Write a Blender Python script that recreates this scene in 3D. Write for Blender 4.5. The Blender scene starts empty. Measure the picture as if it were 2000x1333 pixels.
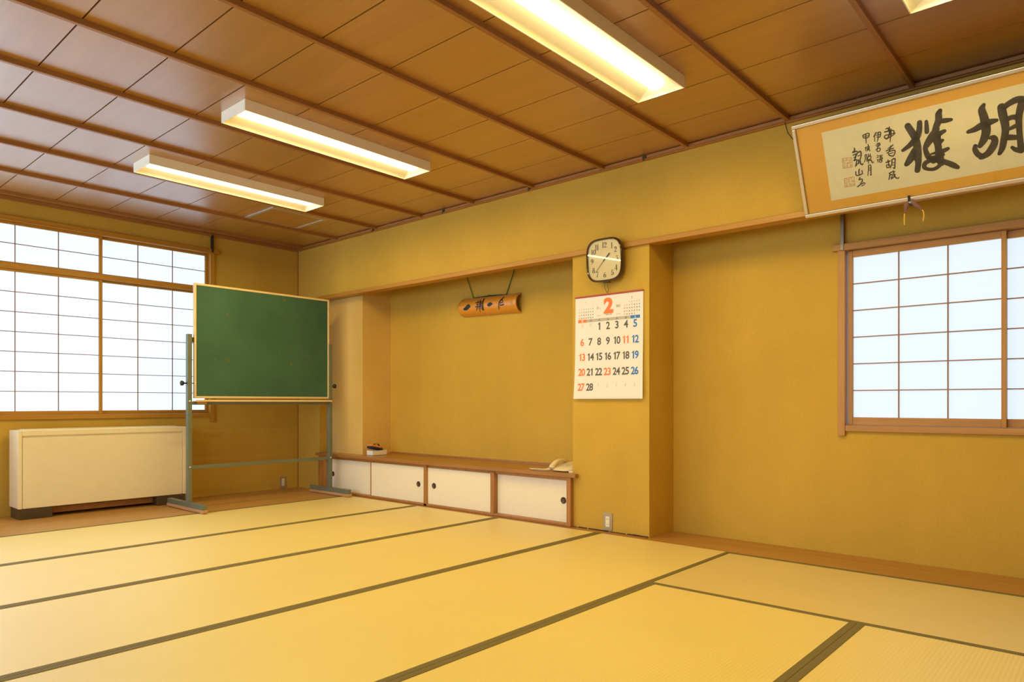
import bpy, bmesh, math, random
from mathutils import Vector, Matrix

# ------------------------------------------------------------------ camera, world, exposure
scene = bpy.context.scene
COL = scene.collection
PI = math.pi
CAM_H = 0.9
FOCAL_PX = 1364.0                       # for a frame 2000 px wide
cam_data = bpy.data.cameras.new('camera')
cam_data.sensor_width = 36.0
cam_data.lens = FOCAL_PX / 2000.0 * 36.0
cam_data.shift_y = 120.5 / 2000.0       # architectural shift: verticals stay upright
cam_data.clip_start = 0.02
cam = bpy.data.objects.new('camera', cam_data)
COL.objects.link(cam)
cam.location = (0, 0, CAM_H)
cam.rotation_euler = (PI / 2, 0, math.radians(-48.52))
scene.camera = cam

world = bpy.data.worlds.new('daylight')
world.use_nodes = True
world.node_tree.nodes['Background'].inputs[0].default_value = (0.75, 0.87, 1.0, 1)
world.node_tree.nodes['Background'].inputs[1].default_value = 1.0
scene.world = world

scene.view_settings.view_transform = 'Standard'
scene.view_settings.look = 'None'
scene.view_settings.gamma = 1.0
scene.view_settings.exposure = 0.0
scene.view_settings.use_curve_mapping = False
scene.cycles.use_denoising = True
scene.cycles.max_bounces = 10
scene.cycles.diffuse_bounces = 6
scene.cycles.sample_clamp_indirect = 6.0

LAMP_RGB, LAMP_E, LAMP_W = (1.0, 0.74, 0.20), 5.0, 20.8        # ceiling lamps: glow of the cover, watts downwards
DAY_RGB, DAY_E, BOOST_E = (0.59, 0.79, 1.0), 1.42, 6.5          # daylight on the shoji paper; boosted on unseen panels to light left-facing surfaces

# ------------------------------------------------------------------ room numbers (metres; Z up, X towards the alcove wall, Y towards the far window)
XW = 4.08          # face of the alcove wall / pillar
XR = 4.41          # back of the window recess
XA = 4.52          # back of the alcove
YF = 6.66          # far wall
ZC = 2.54          # ceiling boards
X0, Y0 = -2.6, -2.4
BAT0, BATP = 0.835, 0.631

# ------------------------------------------------------------------ mesh helpers
class MB:
    """collects shapes in world coordinates, then becomes ONE mesh object"""
    def __init__(s): s.bm = bmesh.new()
    def box(s, a, b, bevel=0.0, seg=2, mi=0, fn=None):
        t = bmesh.new()
        bmesh.ops.create_cube(t, size=1)
        for v in t.verts:
            v.co = Vector([a[i] + (v.co[i] + .5) * (b[i] - a[i]) for i in range(3)])
        if bevel > 0:
            bmesh.ops.bevel(t, geom=t.edges[:], offset=bevel, segments=seg, profile=.5, affect='EDGES', clamp_overlap=True)
        s.add(t, mi, fn); return s
    def add(s, t, mi=0, fn=None):
        mp = {}
        for v in t.verts:
            mp[v] = s.bm.verts.new(Vector(fn(v.co)) if fn else v.co)
        for f in t.faces:
            try:
                g = s.bm.faces.new([mp[v] for v in f.verts])
                g.material_index = mi; g.smooth = f.smooth
            except ValueError:
                pass
        t.free(); return s
    def faces(s, verts, faces, mi=0, smooth=False, fn=None):
        vs = [s.bm.verts.new(Vector(fn(v)) if fn else Vector(v)) for v in verts]
        for f in faces:
            try:
                g = s.bm.faces.new([vs[i] for i in f]); g.material_index = mi; g.smooth = smooth
            except ValueError:
                pass
        return s
    def prism(s, poly, z0, z1, fn=None, mi=0, bevel=0):
        """poly = [(x, y)] counter-clockwise, extruded along z; fn maps the local point to the world"""
        t = bmesh.new()
        lo = [t.verts.new((x, y, z0)) for x, y in poly]; hi = [t.verts.new((x, y, z1)) for x, y in poly]
        n = len(poly)
        t.faces.new(hi); t.faces.new(lo[::-1])
        for i in range(n): t.faces.new((lo[i], lo[(i + 1) % n], hi[(i + 1) % n], hi[i]))
        if bevel: bmesh.ops.bevel(t, geom=t.edges[:], offset=bevel, segments=2, profile=.5, affect='EDGES', clamp_overlap=True)
        s.add(t, mi, fn); return s
    def tube(s, pts, r, n=10, mi=0, cap=True, smooth=True):
        pts = [Vector(p) for p in pts]; m = len(pts)
        rs = r if isinstance(r, (list, tuple)) else [r] * m
        up = None; rings = []
        for i, p in enumerate(pts):
            d = (pts[min(i + 1, m - 1)] - pts[max(i - 1, 0)]).normalized()
            if up is None:
                up = Vector((0, 0, 1)) if abs(d.z) < .9 else Vector((1, 0, 0))
            a = d.cross(up)
            if a.length < 1e-6: a = d.cross(Vector((0, 1, 0)))
            a.normalize(); b = d.cross(a).normalized(); up = -b if b.dot(up) < 0 else b
            a = d.cross(up).normalized()
            rings.append([s.bm.verts.new(p + rs[i] * (math.cos(2 * PI * k / n) * a + math.sin(2 * PI * k / n) * up)) for k in range(n)])
        for i in range(m - 1):
            for k in range(n):
                f = s.bm.faces.new((rings[i][k], rings[i][(k + 1) % n], rings[i + 1][(k + 1) % n], rings[i + 1][k]))
                f.smooth = smooth; f.material_index = mi
        if cap:
            for rg in (rings[0][::-1], rings[-1]):
                f = s.bm.faces.new(rg); f.material_index = mi
        return s
    def lathe(s, o, axis, prof, n=24, mi=0):
        """prof = [(radius, height)] turned about axis through o"""
        ax = Vector(axis).normalized()
        a = ax.orthogonal().normalized(); b = ax.cross(a); o = Vector(o)
        rings = []
        for r, h in prof:
            rings.append([s.bm.verts.new(o + ax * h + max(r, 1e-5) * (math.cos(2 * PI * k / n) * a + math.sin(2 * PI * k / n) * b)) for k in range(n)])
        for i in range(len(rings) - 1):
            for k in range(n):
                f = s.bm.faces.new((rings[i][k], rings[i][(k + 1) % n], rings[i + 1][(k + 1) % n], rings[i + 1][k]))
                f.smooth = True; f.material_index = mi
        return s
    def brush(s, stroke, fn, o=0.0, thick=0.0006, mi=0):
        """one brush stroke [(x, y, half width)], laid on the surface fn(x, y, offset)"""
        P = smooth_path(stroke)
        L, R = [], []
        for i, (x, y, r) in enumerate(P):
            x0, y0, _ = P[max(i - 1, 0)]; x1, y1, _ = P[min(i + 1, len(P) - 1)]
            d = math.hypot(x1 - x0, y1 - y0) or 1e-9
            nx, ny = -(y1 - y0) / d, (x1 - x0) / d
            L.append((x + nx * r, y + ny * r)); R.append((x - nx * r, y - ny * r))
        n = len(P)
        s.faces([fn(*p, o + thick) for p in L] + [fn(*p, o + thick) for p in R],
                [(i, i + 1, n + i + 1, n + i) for i in range(n - 1)], mi)
        for x, y, r in (P[0], P[-1]) + tuple(P[2:-2:2]):
            s.faces([fn(x + r * math.cos(2 * PI * k / 14), y + r * math.sin(2 * PI * k / 14), o + thick * .9) for k in range(14)], [tuple(range(14))], mi)
        return s
    def text(s, body, fn, x, y, h, xs=1.0, bold=0.0, mi=0, o=0.0005):
        """flat lettering: centre at (x, y), cap height h, laid on fn(x, y, offset)"""
        vs, fs, (bx0, by0, bx1, by1) = glyphs(body, bold)
        k = h / 0.73
        cx = (bx0 + bx1) / 2; cy = (by0 + by1) / 2
        s.faces([fn(x + (vx - cx) * k * xs, y + (vy - cy) * k, o) for vx, vy in vs], fs, mi)
        return s
    def digits(s, body, fn, x, y, h, xs=1.0, bold=0.0, mi=0, o=0.0005, adv=.60):
        """upright numerals of equal width; the 1 has a flag"""
        n = len(body)
        for i, c in enumerate(body):
            cx = x + (i - (n - 1) / 2) * adv * h * xs
            if c == '1':
                q = .075 + bold * 1.4
                pts = [(-q + .06, -.5), (q + .06, -.5), (q + .06, .5), (-q * .5 + .06, .5), (-.10, .40), (-.23, .335), (-.23, .335 - q * 1.5), (-q + .06, .285)]
                s.faces([fn(cx + px_ * h * xs, y + py_ * h, o) for px_, py_ in pts], [(0, 1, 2, 3, 4, 7), (4, 5, 6, 7)], mi)
            else:
                s.text(c, fn, cx, y, h, xs, bold, mi, o)
        return s
    def build(s, name, mats, parent=None, smooth_angle=None):
        bmesh.ops.recalc_face_normals(s.bm, faces=s.bm.faces)
        me = bpy.data.meshes.new(name)
        off = root_loc(parent)
        if off.length > 0: bmesh.ops.translate(s.bm, verts=s.bm.verts, vec=-off)
        s.bm.to_mesh(me); s.bm.free()
        for m in (mats if isinstance(mats, (list, tuple)) else [mats]): me.materials.append(m)
        if smooth_angle is not None:
            for p in me.polygons: p.use_smooth = True
            try: me.set_sharp_from_angle(angle=math.radians(smooth_angle))
            except Exception: pass
        ob = bpy.data.objects.new(name, me); COL.objects.link(ob)
        if parent is not None: ob.parent = parent
        return ob

def root_loc(p):
    v = Vector((0, 0, 0))
    while p is not None:
        v += p.location; p = p.parent
    return v

def smooth_path(pts, sub=6):
    if len(pts) < 3:
        (a, b, c), (d, e, f) = pts[0], pts[-1]
        return [(a + (d - a) * t / sub, b + (e - b) * t / sub, c + (f - c) * t / sub) for t in range(sub + 1)]
    out = []
    P = [pts[0]] + list(pts) + [pts[-1]]
    for i in range(1, len(P) - 2):
        p0, p1, p2, p3 = P[i - 1:i + 3]
        for k in range(sub):
            t = k / sub
            out.append(tuple(.5 * (2 * p1[j] + (p2[j] - p0[j]) * t + (2 * p0[j] - 5 * p1[j] + 4 * p2[j] - p3[j]) * t * t
                                   + (3 * p1[j] - p0[j] - 3 * p2[j] + p3[j]) * t ** 3) for j in range(len(p1))))
    out.append(tuple(pts[-1]))
    return out

_gl = {}
def glyphs(body, bold):
    key = (body, bold)
    if key not in _gl:
        c = bpy.data.curves.new('glyph', 'FONT'); c.body = body; c.size = 1; c.offset = bold
        c.resolution_u = 3; c.fill_mode = 'FRONT'
        ob = bpy.data.objects.new('glyph', c); COL.objects.link(ob)
        dg = bpy.context.evaluated_depsgraph_get(); dg.update()
        me = bpy.data.meshes.new_from_object(ob.evaluated_get(dg))
        vs = [(v.co.x, v.co.y) for v in me.vertices]; fs = [tuple(p.vertices) for p in me.polygons]
        bb = (min(v[0] for v in vs), min(v[1] for v in vs), max(v[0] for v in vs), max(v[1] for v in vs)) if vs else (0, 0, 0, 0)
        bpy.data.objects.remove(ob); bpy.data.curves.remove(c); bpy.data.meshes.remove(me)
        _gl[key] = (vs, fs, bb)
    return _gl[key]

# ------------------------------------------------------------------ object helpers
def thing(name, label, cat, loc=(0, 0, 0), group=None):
    o = bpy.data.objects.new(name, None); COL.objects.link(o)
    o.location = loc; o.empty_display_size = .1
    return tag(o, label, cat, group)
def tag(o, label, cat, group=None):
    o['label'] = label; o['category'] = cat
    if group: o['group'] = group
    return o
def struct(name, mb, mats, parent=None):
    o = mb.build(name, mats, parent)
    if parent is None: o['kind'] = 'structure'
    return o
def struct_empty(name, loc=(0, 0, 0)):
    o = bpy.data.objects.new(name, None); COL.objects.link(o); o.location = loc; o['kind'] = 'structure'
    return o
def dup(root, delta, label=None):
    r = root.copy(); COL.objects.link(r); r.location = Vector(root.location) + Vector(delta)
    if label: r['label'] = label
    for ch in list(root.children):
        c = ch.copy(); COL.objects.link(c); c.parent = r
        for g in list(ch.children):
            d = g.copy(); COL.objects.link(d); d.parent = c
    return r

# ------------------------------------------------------------------ materials
def new_mat(name):
    m = bpy.data.materials.new(name); m.use_nodes = True
    nt = m.node_tree
    return m, nt, nt.nodes['Principled BSDF']
def lnk(nt, a, b): nt.links.new(a, b)
def coords(nt, scale=(1, 1, 1)):
    g = nt.nodes.new('ShaderNodeNewGeometry'); mp = nt.nodes.new('ShaderNodeMapping')
    mp.inputs['Scale'].default_value = scale
    lnk(nt, g.outputs['Position'], mp.inputs['Vector']); return mp.outputs['Vector']
def noise(nt, vec, scale, detail=4, rough=.55):
    n = nt.nodes.new('ShaderNodeTexNoise'); n.inputs['Scale'].default_value = scale
    n.inputs['Detail'].default_value = detail; n.inputs['Roughness'].default_value = rough
    lnk(nt, vec, n.inputs['Vector']); return n.outputs['Fac']
def ramp(nt, fac, stops):
    r = nt.nodes.new('ShaderNodeValToRGB'); e = r.color_ramp.elements
    while len(e) < len(stops): e.new(.5)
    for i, (p, c) in enumerate(stops): e[i].position = p; e[i].color = (*c, 1)
    lnk(nt, fac, r.inputs['Fac']); return r.outputs['Color']
def mixc(nt, fac, a, b, mode='MIX'):
    m = nt.nodes.new('ShaderNodeMix'); m.data_type = 'RGBA'; m.blend_type = mode
    if isinstance(fac, (int, float)): m.inputs[0].default_value = fac
    else: lnk(nt, fac, m.inputs[0])
    for i, v in ((6, a), (7, b)):
        if isinstance(v, tuple): m.inputs[i].default_value = (*v, 1)
        else: lnk(nt, v, m.inputs[i])
    return m.outputs[2]
def bump(nt, p, h, strength, dist=.01):
    b = nt.nodes.new('ShaderNodeBump'); b.inputs['Strength'].default_value = strength; b.inputs['Distance'].default_value = dist
    lnk(nt, h, b.inputs['Height']); lnk(nt, b.outputs['Normal'], p.inputs['Normal'])
def plain(name, rgb, rough=.5, metal=0.0, var=.06, spec=.5, scale=12, coat=0):
    m, nt, p = new_mat(name)
    n = noise(nt, coords(nt), scale)
    lo = tuple(c * (1 - var) for c in rgb); hi = tuple(min(1, c * (1 + var)) for c in rgb)
    lnk(nt, ramp(nt, n, [(.3, lo), (.7, hi)]), p.inputs['Base Color'])
    p.inputs['Roughness'].default_value = rough; p.inputs['Metallic'].default_value = metal
    p.inputs['Specular IOR Level'].default_value = spec
    p.inputs['Coat Weight'].default_value = coat
    return m
def wood(name, dark, light, axis, rough=.4, grain=26, spec=.5, coat=0.0, stretch=.045, b=.08, coat_ior=1.5, coat_rough=.25):
    m, nt, p = new_mat(name)
    sc = [1, 1, 1]; sc[axis] = stretch
    v = coords(nt, tuple(sc))
    n1 = noise(nt, v, grain, 5, .6); n2 = noise(nt, v, grain * 5, 3, .6)
    c = ramp(nt, n1, [(.28, dark), (.72, light)])
    c2 = mixc(nt, .25, c, ramp(nt, n2, [(.3, dark), (.7, light)]))
    lnk(nt, c2, p.inputs['Base Color'])
    p.inputs['Roughness'].default_value = rough; p.inputs['Specular IOR Level'].default_value = spec
    p.inputs['Coat Weight'].default_value = coat; p.inputs['Coat Roughness'].default_value = coat_rough; p.inputs['Coat IOR'].default_value = coat_ior
    bump(nt, p, n1, b, .002)
    return m
def plaster(name, rgb):
    m, nt, p = new_mat(name)
    v = coords(nt)
    big = noise(nt, v, 1.3, 3); fine = noise(nt, v, 130, 5, .7)
    weave = noise(nt, coords(nt, (1, 1, .35)), 420, 2)
    c = ramp(nt, big, [(.3, tuple(x * .9 for x in rgb)), (.7, tuple(min(1, x * 1.06) for x in rgb))])
    c = mixc(nt, .2, c, ramp(nt, fine, [(.35, tuple(x * .72 for x in rgb)), (.65, tuple(min(1, x * 1.2) for x in rgb))]))
    streak = noise(nt, coords(nt, (1, 1, .10)), 5.5, 4, .6)
    c = mixc(nt, .06, c, ramp(nt, streak, [(.35, tuple(x * .6 for x in rgb)), (.6, tuple(min(1, x * 1.08) for x in rgb))]))
    lnk(nt, c, p.inputs['Base Color']); p.inputs['Roughness'].default_value = .9; p.inputs['Specular IOR Level'].default_value = .15
    bump(nt, p, weave, .35, .002)
    return m
def tatami(name, rgb, axis, rough=.55):
    """woven rush: ribs run along axis"""
    m, nt, p = new_mat(name)
    other = 1 - axis
    v = coords(nt)
    w = nt.nodes.new('ShaderNodeTexWave'); w.wave_type = 'BANDS'; w.bands_direction = 'XYZ'[other]; w.wave_profile = 'SIN'
    w.inputs['Scale'].default_value = 1 / .0145 * .05 * 2 * PI    # one rib each 14.5 mm
    w.inputs['Distortion'].default_value = 0.25; w.inputs['Detail'].default_value = 1; w.inputs['Detail Scale'].default_value = 8
    lnk(nt, v, w.inputs['Vector'])
    sc = [1, 1, 1]; sc[axis] = 5.0
    rush = noise(nt, coords(nt, tuple(sc)), 120, 3, .7)
    patch = noise(nt, v, 1.1, 3)
    c = ramp(nt, patch, [(.3, tuple(x * .92 for x in rgb)), (.7, tuple(min(1, x * 1.05) for x in rgb))])
    c = mixc(nt, .5, c, ramp(nt, rush, [(.3, tuple(x * .78 for x in rgb)), (.7, tuple(min(1, x * 1.14) for x in rgb))]))
    c = mixc(nt, .10, c, ramp(nt, w.outputs['Fac'], [(0, tuple(x * .55 for x in rgb)), (1, rgb)]))
    lnk(nt, c, p.inputs['Base Color']); p.inputs['Roughness'].default_value = rough
    p.inputs['Specular IOR Level'].default_value = .6
    p.inputs['Coat Weight'].default_value = .8; p.inputs['Coat Roughness'].default_value = .48; p.inputs['Coat IOR'].default_value = 1.8
    p.inputs['Sheen Weight'].default_value = .12; p.inputs['Sheen Roughness'].default_value = .35
    bump(nt, p, w.outputs['Fac'], .22, .003)
    return m
def emit(name, rgb, strength, base=(.8, .8, .8)):
    m, nt, p = new_mat(name)
    p.inputs['Base Color'].default_value = (*base, 1); p.inputs['Roughness'].default_value = .8
    p.inputs['Emission Color'].default_value = (*rgb, 1); p.inputs['Emission Strength'].default_value = strength
    return m
def pane(name, ior=1.45, rough=0.0):
    m = bpy.data.materials.new(name); m.use_nodes = True; nt = m.node_tree
    for n in list(nt.nodes): nt.nodes.remove(n)
    o = nt.nodes.new('ShaderNodeOutputMaterial'); mx = nt.nodes.new('ShaderNodeMixShader')
    t = nt.nodes.new('ShaderNodeBsdfTransparent'); g = nt.nodes.new('ShaderNodeBsdfGlossy'); f = nt.nodes.new('ShaderNodeFresnel')
    g.inputs['Roughness'].default_value = rough; f.inputs['IOR'].default_value = ior
    lnk(nt, f.outputs[0], mx.inputs[0]); lnk(nt, t.outputs[0], mx.inputs[1]); lnk(nt, g.outputs[0], mx.inputs[2]); lnk(nt, mx.outputs[0], o.inputs[0])
    return m

M = {}
M['wall'] = plaster('ochre_plaster', (.59, .376, .062))
M['wall_pale'] = plaster('pale_ochre_plaster', (.70, .48, .16))
M['ceil'] = wood('ceiling_board', (.33, .142, .018), (.44, .208, .032), 1, rough=.36, grain=16, spec=.8, b=.02, coat=1.0, coat_ior=1.85, coat_rough=.33)
M['batten'] = wood('batten_wood', (.26, .11, .03), (.38, .17, .05), 0, rough=.4, grain=30, b=.03)
M['trimX'] = wood('trim_wood_x', (.37, .165, .014), (.53, .262, .028), 0, rough=.42)
M['trimY'] = wood('trim_wood_y', (.37, .165, .014), (.53, .262, .028), 1, rough=.42)
M['trimZ'] = wood('trim_wood_z', (.37, .165, .014), (.53, .262, .028), 2, rough=.42)
M['dtrimY'] = wood('dark_trim_y', (.30, .13, .025), (.42, .19, .04), 1, rough=.4)
M['dtrimX'] = wood('dark_trim_x', (.30, .13, .035), (.42, .19, .055), 0, rough=.4)
M['shelfY'] = wood('shelf_wood_y', (.27, .115, .030), (.43, .205, .060), 1, rough=.3, grain=34)
M['shelfZ'] = wood('shelf_wood_z', (.30, .125, .028), (.47, .215, .055), 2, rough=.4, grain=34)
M['floorX'] = wood('floor_board_x', (.36, .185, .05), (.54, .31, .10), 0, rough=.35, grain=20)
M['floorY'] = wood('floor_board_y', (.34, .165, .04), (.50, .27, .075), 1, rough=.35, grain=20)
M['straw'] = tatami('tatami_straw', (.84, .665, .165), 0)
M['strawY'] = tatami('tatami_straw_turned', (.74, .57, .16), 1, .5)  # darker base colour stands in for the turned weave's duller sheen
M['lattice'] = wood('lattice_wood', (.26, .12, .05), (.38, .19, .08), 2, rough=.5, grain=40)
M['paper'] = emit('lit_shoji_paper', DAY_RGB, DAY_E, (.2, .2, .2))
M['paper_dim'] = emit('lit_shoji_paper_dim', (.74, .885, 1.0), .93, (.2, .2, .2))  # dimmer glow keeps the recess panes from clipping to white
M['paper_boosted'] = emit('lit_shoji_paper_boosted', DAY_RGB, BOOST_E, (.2, .2, .2))
M['lamp'] = emit('lit_lamp_cover', (1.0, .79, .40), LAMP_E)
M['lampwhite'] = plain('lamp_enamel', (.90, .86, .72), .4, var=.02)

# brush strokes: (along, up, half width) in metres
BIG = [
 [(0.5428,0.3655,0.0146),(0.5565,0.3341,0.0157),(0.5695,0.3037,0.0161)],
 [(0.5945,0.3687,0.0115),(0.5897,0.3335,0.013),(0.5757,0.3022,0.0153),(0.5437,0.2728,0.0122),(0.5115,0.2547,0.0082)],
 [(0.5695,0.3037,0.0168),(0.5743,0.2596,0.0176),(0.5719,0.2129,0.0185),(0.5726,0.181,0.0141),(0.565,0.1435,0.0131)],
 [(0.5622,0.2428,0.0148),(0.5441,0.2114,0.0179),(0.525,0.1877,0.0132),(0.5191,0.183,0.0098)],
 [(0.6229,0.3663,0.0078),(0.6224,0.3405,0.0097),(0.6211,0.3171,0.0101)],
 [(0.6832,0.4008,0.0098),(0.6761,0.3871,0.014),(0.674,0.3613,0.0148),(0.6616,0.3325,0.0142),(0.6499,0.3221,0.0064)],
 [(0.6735,0.354,0.0106),(0.7032,0.35,0.0115),(0.7246,0.3482,0.0076)],
 [(0.6622,0.319,0.0135),(0.6412,0.2899,0.0187),(0.6161,0.2574,0.0145),(0.6083,0.2358,0.0106),(0.618,0.1983,0.0132),(0.6384,0.172,0.0121)],
 [(0.693,0.3029,0.0092),(0.6722,0.2956,0.0128),(0.6576,0.282,0.0179)],
 [(0.6576,0.282,0.0197),(0.6622,0.2463,0.0151),(0.6631,0.2151,0.0159),(0.6648,0.1797,0.0181),(0.6697,0.1551,0.0145)],
 [(0.6831,0.2623,0.0071),(0.6693,0.258,0.0136)],
 [(0.631,0.209,0.0044),(0.6518,0.21,0.0072),(0.6792,0.2113,0.0108),(0.7016,0.2176,0.0086)],
 [(0.6125,0.1948,0.0059),(0.6503,0.1909,0.0087),(0.6779,0.1942,0.0101)],
 [(0.6705,0.1647,0.0152),(0.6604,0.1454,0.0098),(0.6388,0.1344,0.0088),(0.6147,0.1378,0.0081),(0.5965,0.1509,0.0096),(0.6036,0.172,0.0111),(0.6337,0.1782,0.0099),(0.6622,0.1686,0.012)],
 [(0.6755,0.1636,0.0123),(0.7014,0.1472,0.0126),(0.7206,0.1328,0.0129),(0.7358,0.1201,0.0093)],
 [(0.8565,0.3807,0.008),(0.8476,0.3615,0.0144),(0.8535,0.3291,0.0167),(0.8578,0.2952,0.0185),(0.8588,0.2583,0.0182),(0.8474,0.2241,0.0164),(0.8316,0.2,0.011)],
 [(0.7897,0.2756,0.0089),(0.8157,0.2802,0.013),(0.845,0.2912,0.0162),(0.8767,0.2977,0.0144),(0.9009,0.2993,0.0083)],
 [(0.8126,0.2045,0.0086),(0.8106,0.1873,0.0111),(0.8213,0.1628,0.0121),(0.8397,0.1472,0.0124)],
 [(0.8332,0.1468,0.0118),(0.8594,0.1577,0.0151),(0.8798,0.1829,0.0163),(0.8899,0.2082,0.0142),(0.8846,0.2254,0.0121),(0.8696,0.2268,0.0061)],
 [(0.9227,0.3531,0.0163),(0.9256,0.3209,0.017),(0.9314,0.2835,0.0165),(0.9327,0.247,0.0149),(0.9245,0.2053,0.014),(0.9166,0.1704,0.0128),(0.9051,0.1471,0.0088)],
 [(0.9283,0.3452,0.0114),(0.9502,0.3598,0.0129),(0.9804,0.369,0.0144),(1.0038,0.365,0.0133)],
 [(0.9991,0.3576,0.0143),(0.9902,0.3214,0.0145),(0.9843,0.2876,0.0136),(0.9841,0.2341,0.0117),(0.9853,0.1905,0.0118),(0.9867,0.1537,0.0132)],
 [(0.9871,0.1426,0.0139),(0.9663,0.1512,0.01),(0.9538,0.1645,0.0067)],
 [(0.9379,0.2926,0.0108),(0.9593,0.2977,0.0111),(0.9815,0.2919,0.0117)],
 [(0.9449,0.2476,0.0073),(0.9664,0.2547,0.0098),(0.9816,0.2598,0.0098)],
 [(0.9371,0.2132,0.0133),(0.9552,0.2087,0.0126),(0.9777,0.2032,0.0105)],
]
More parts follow.
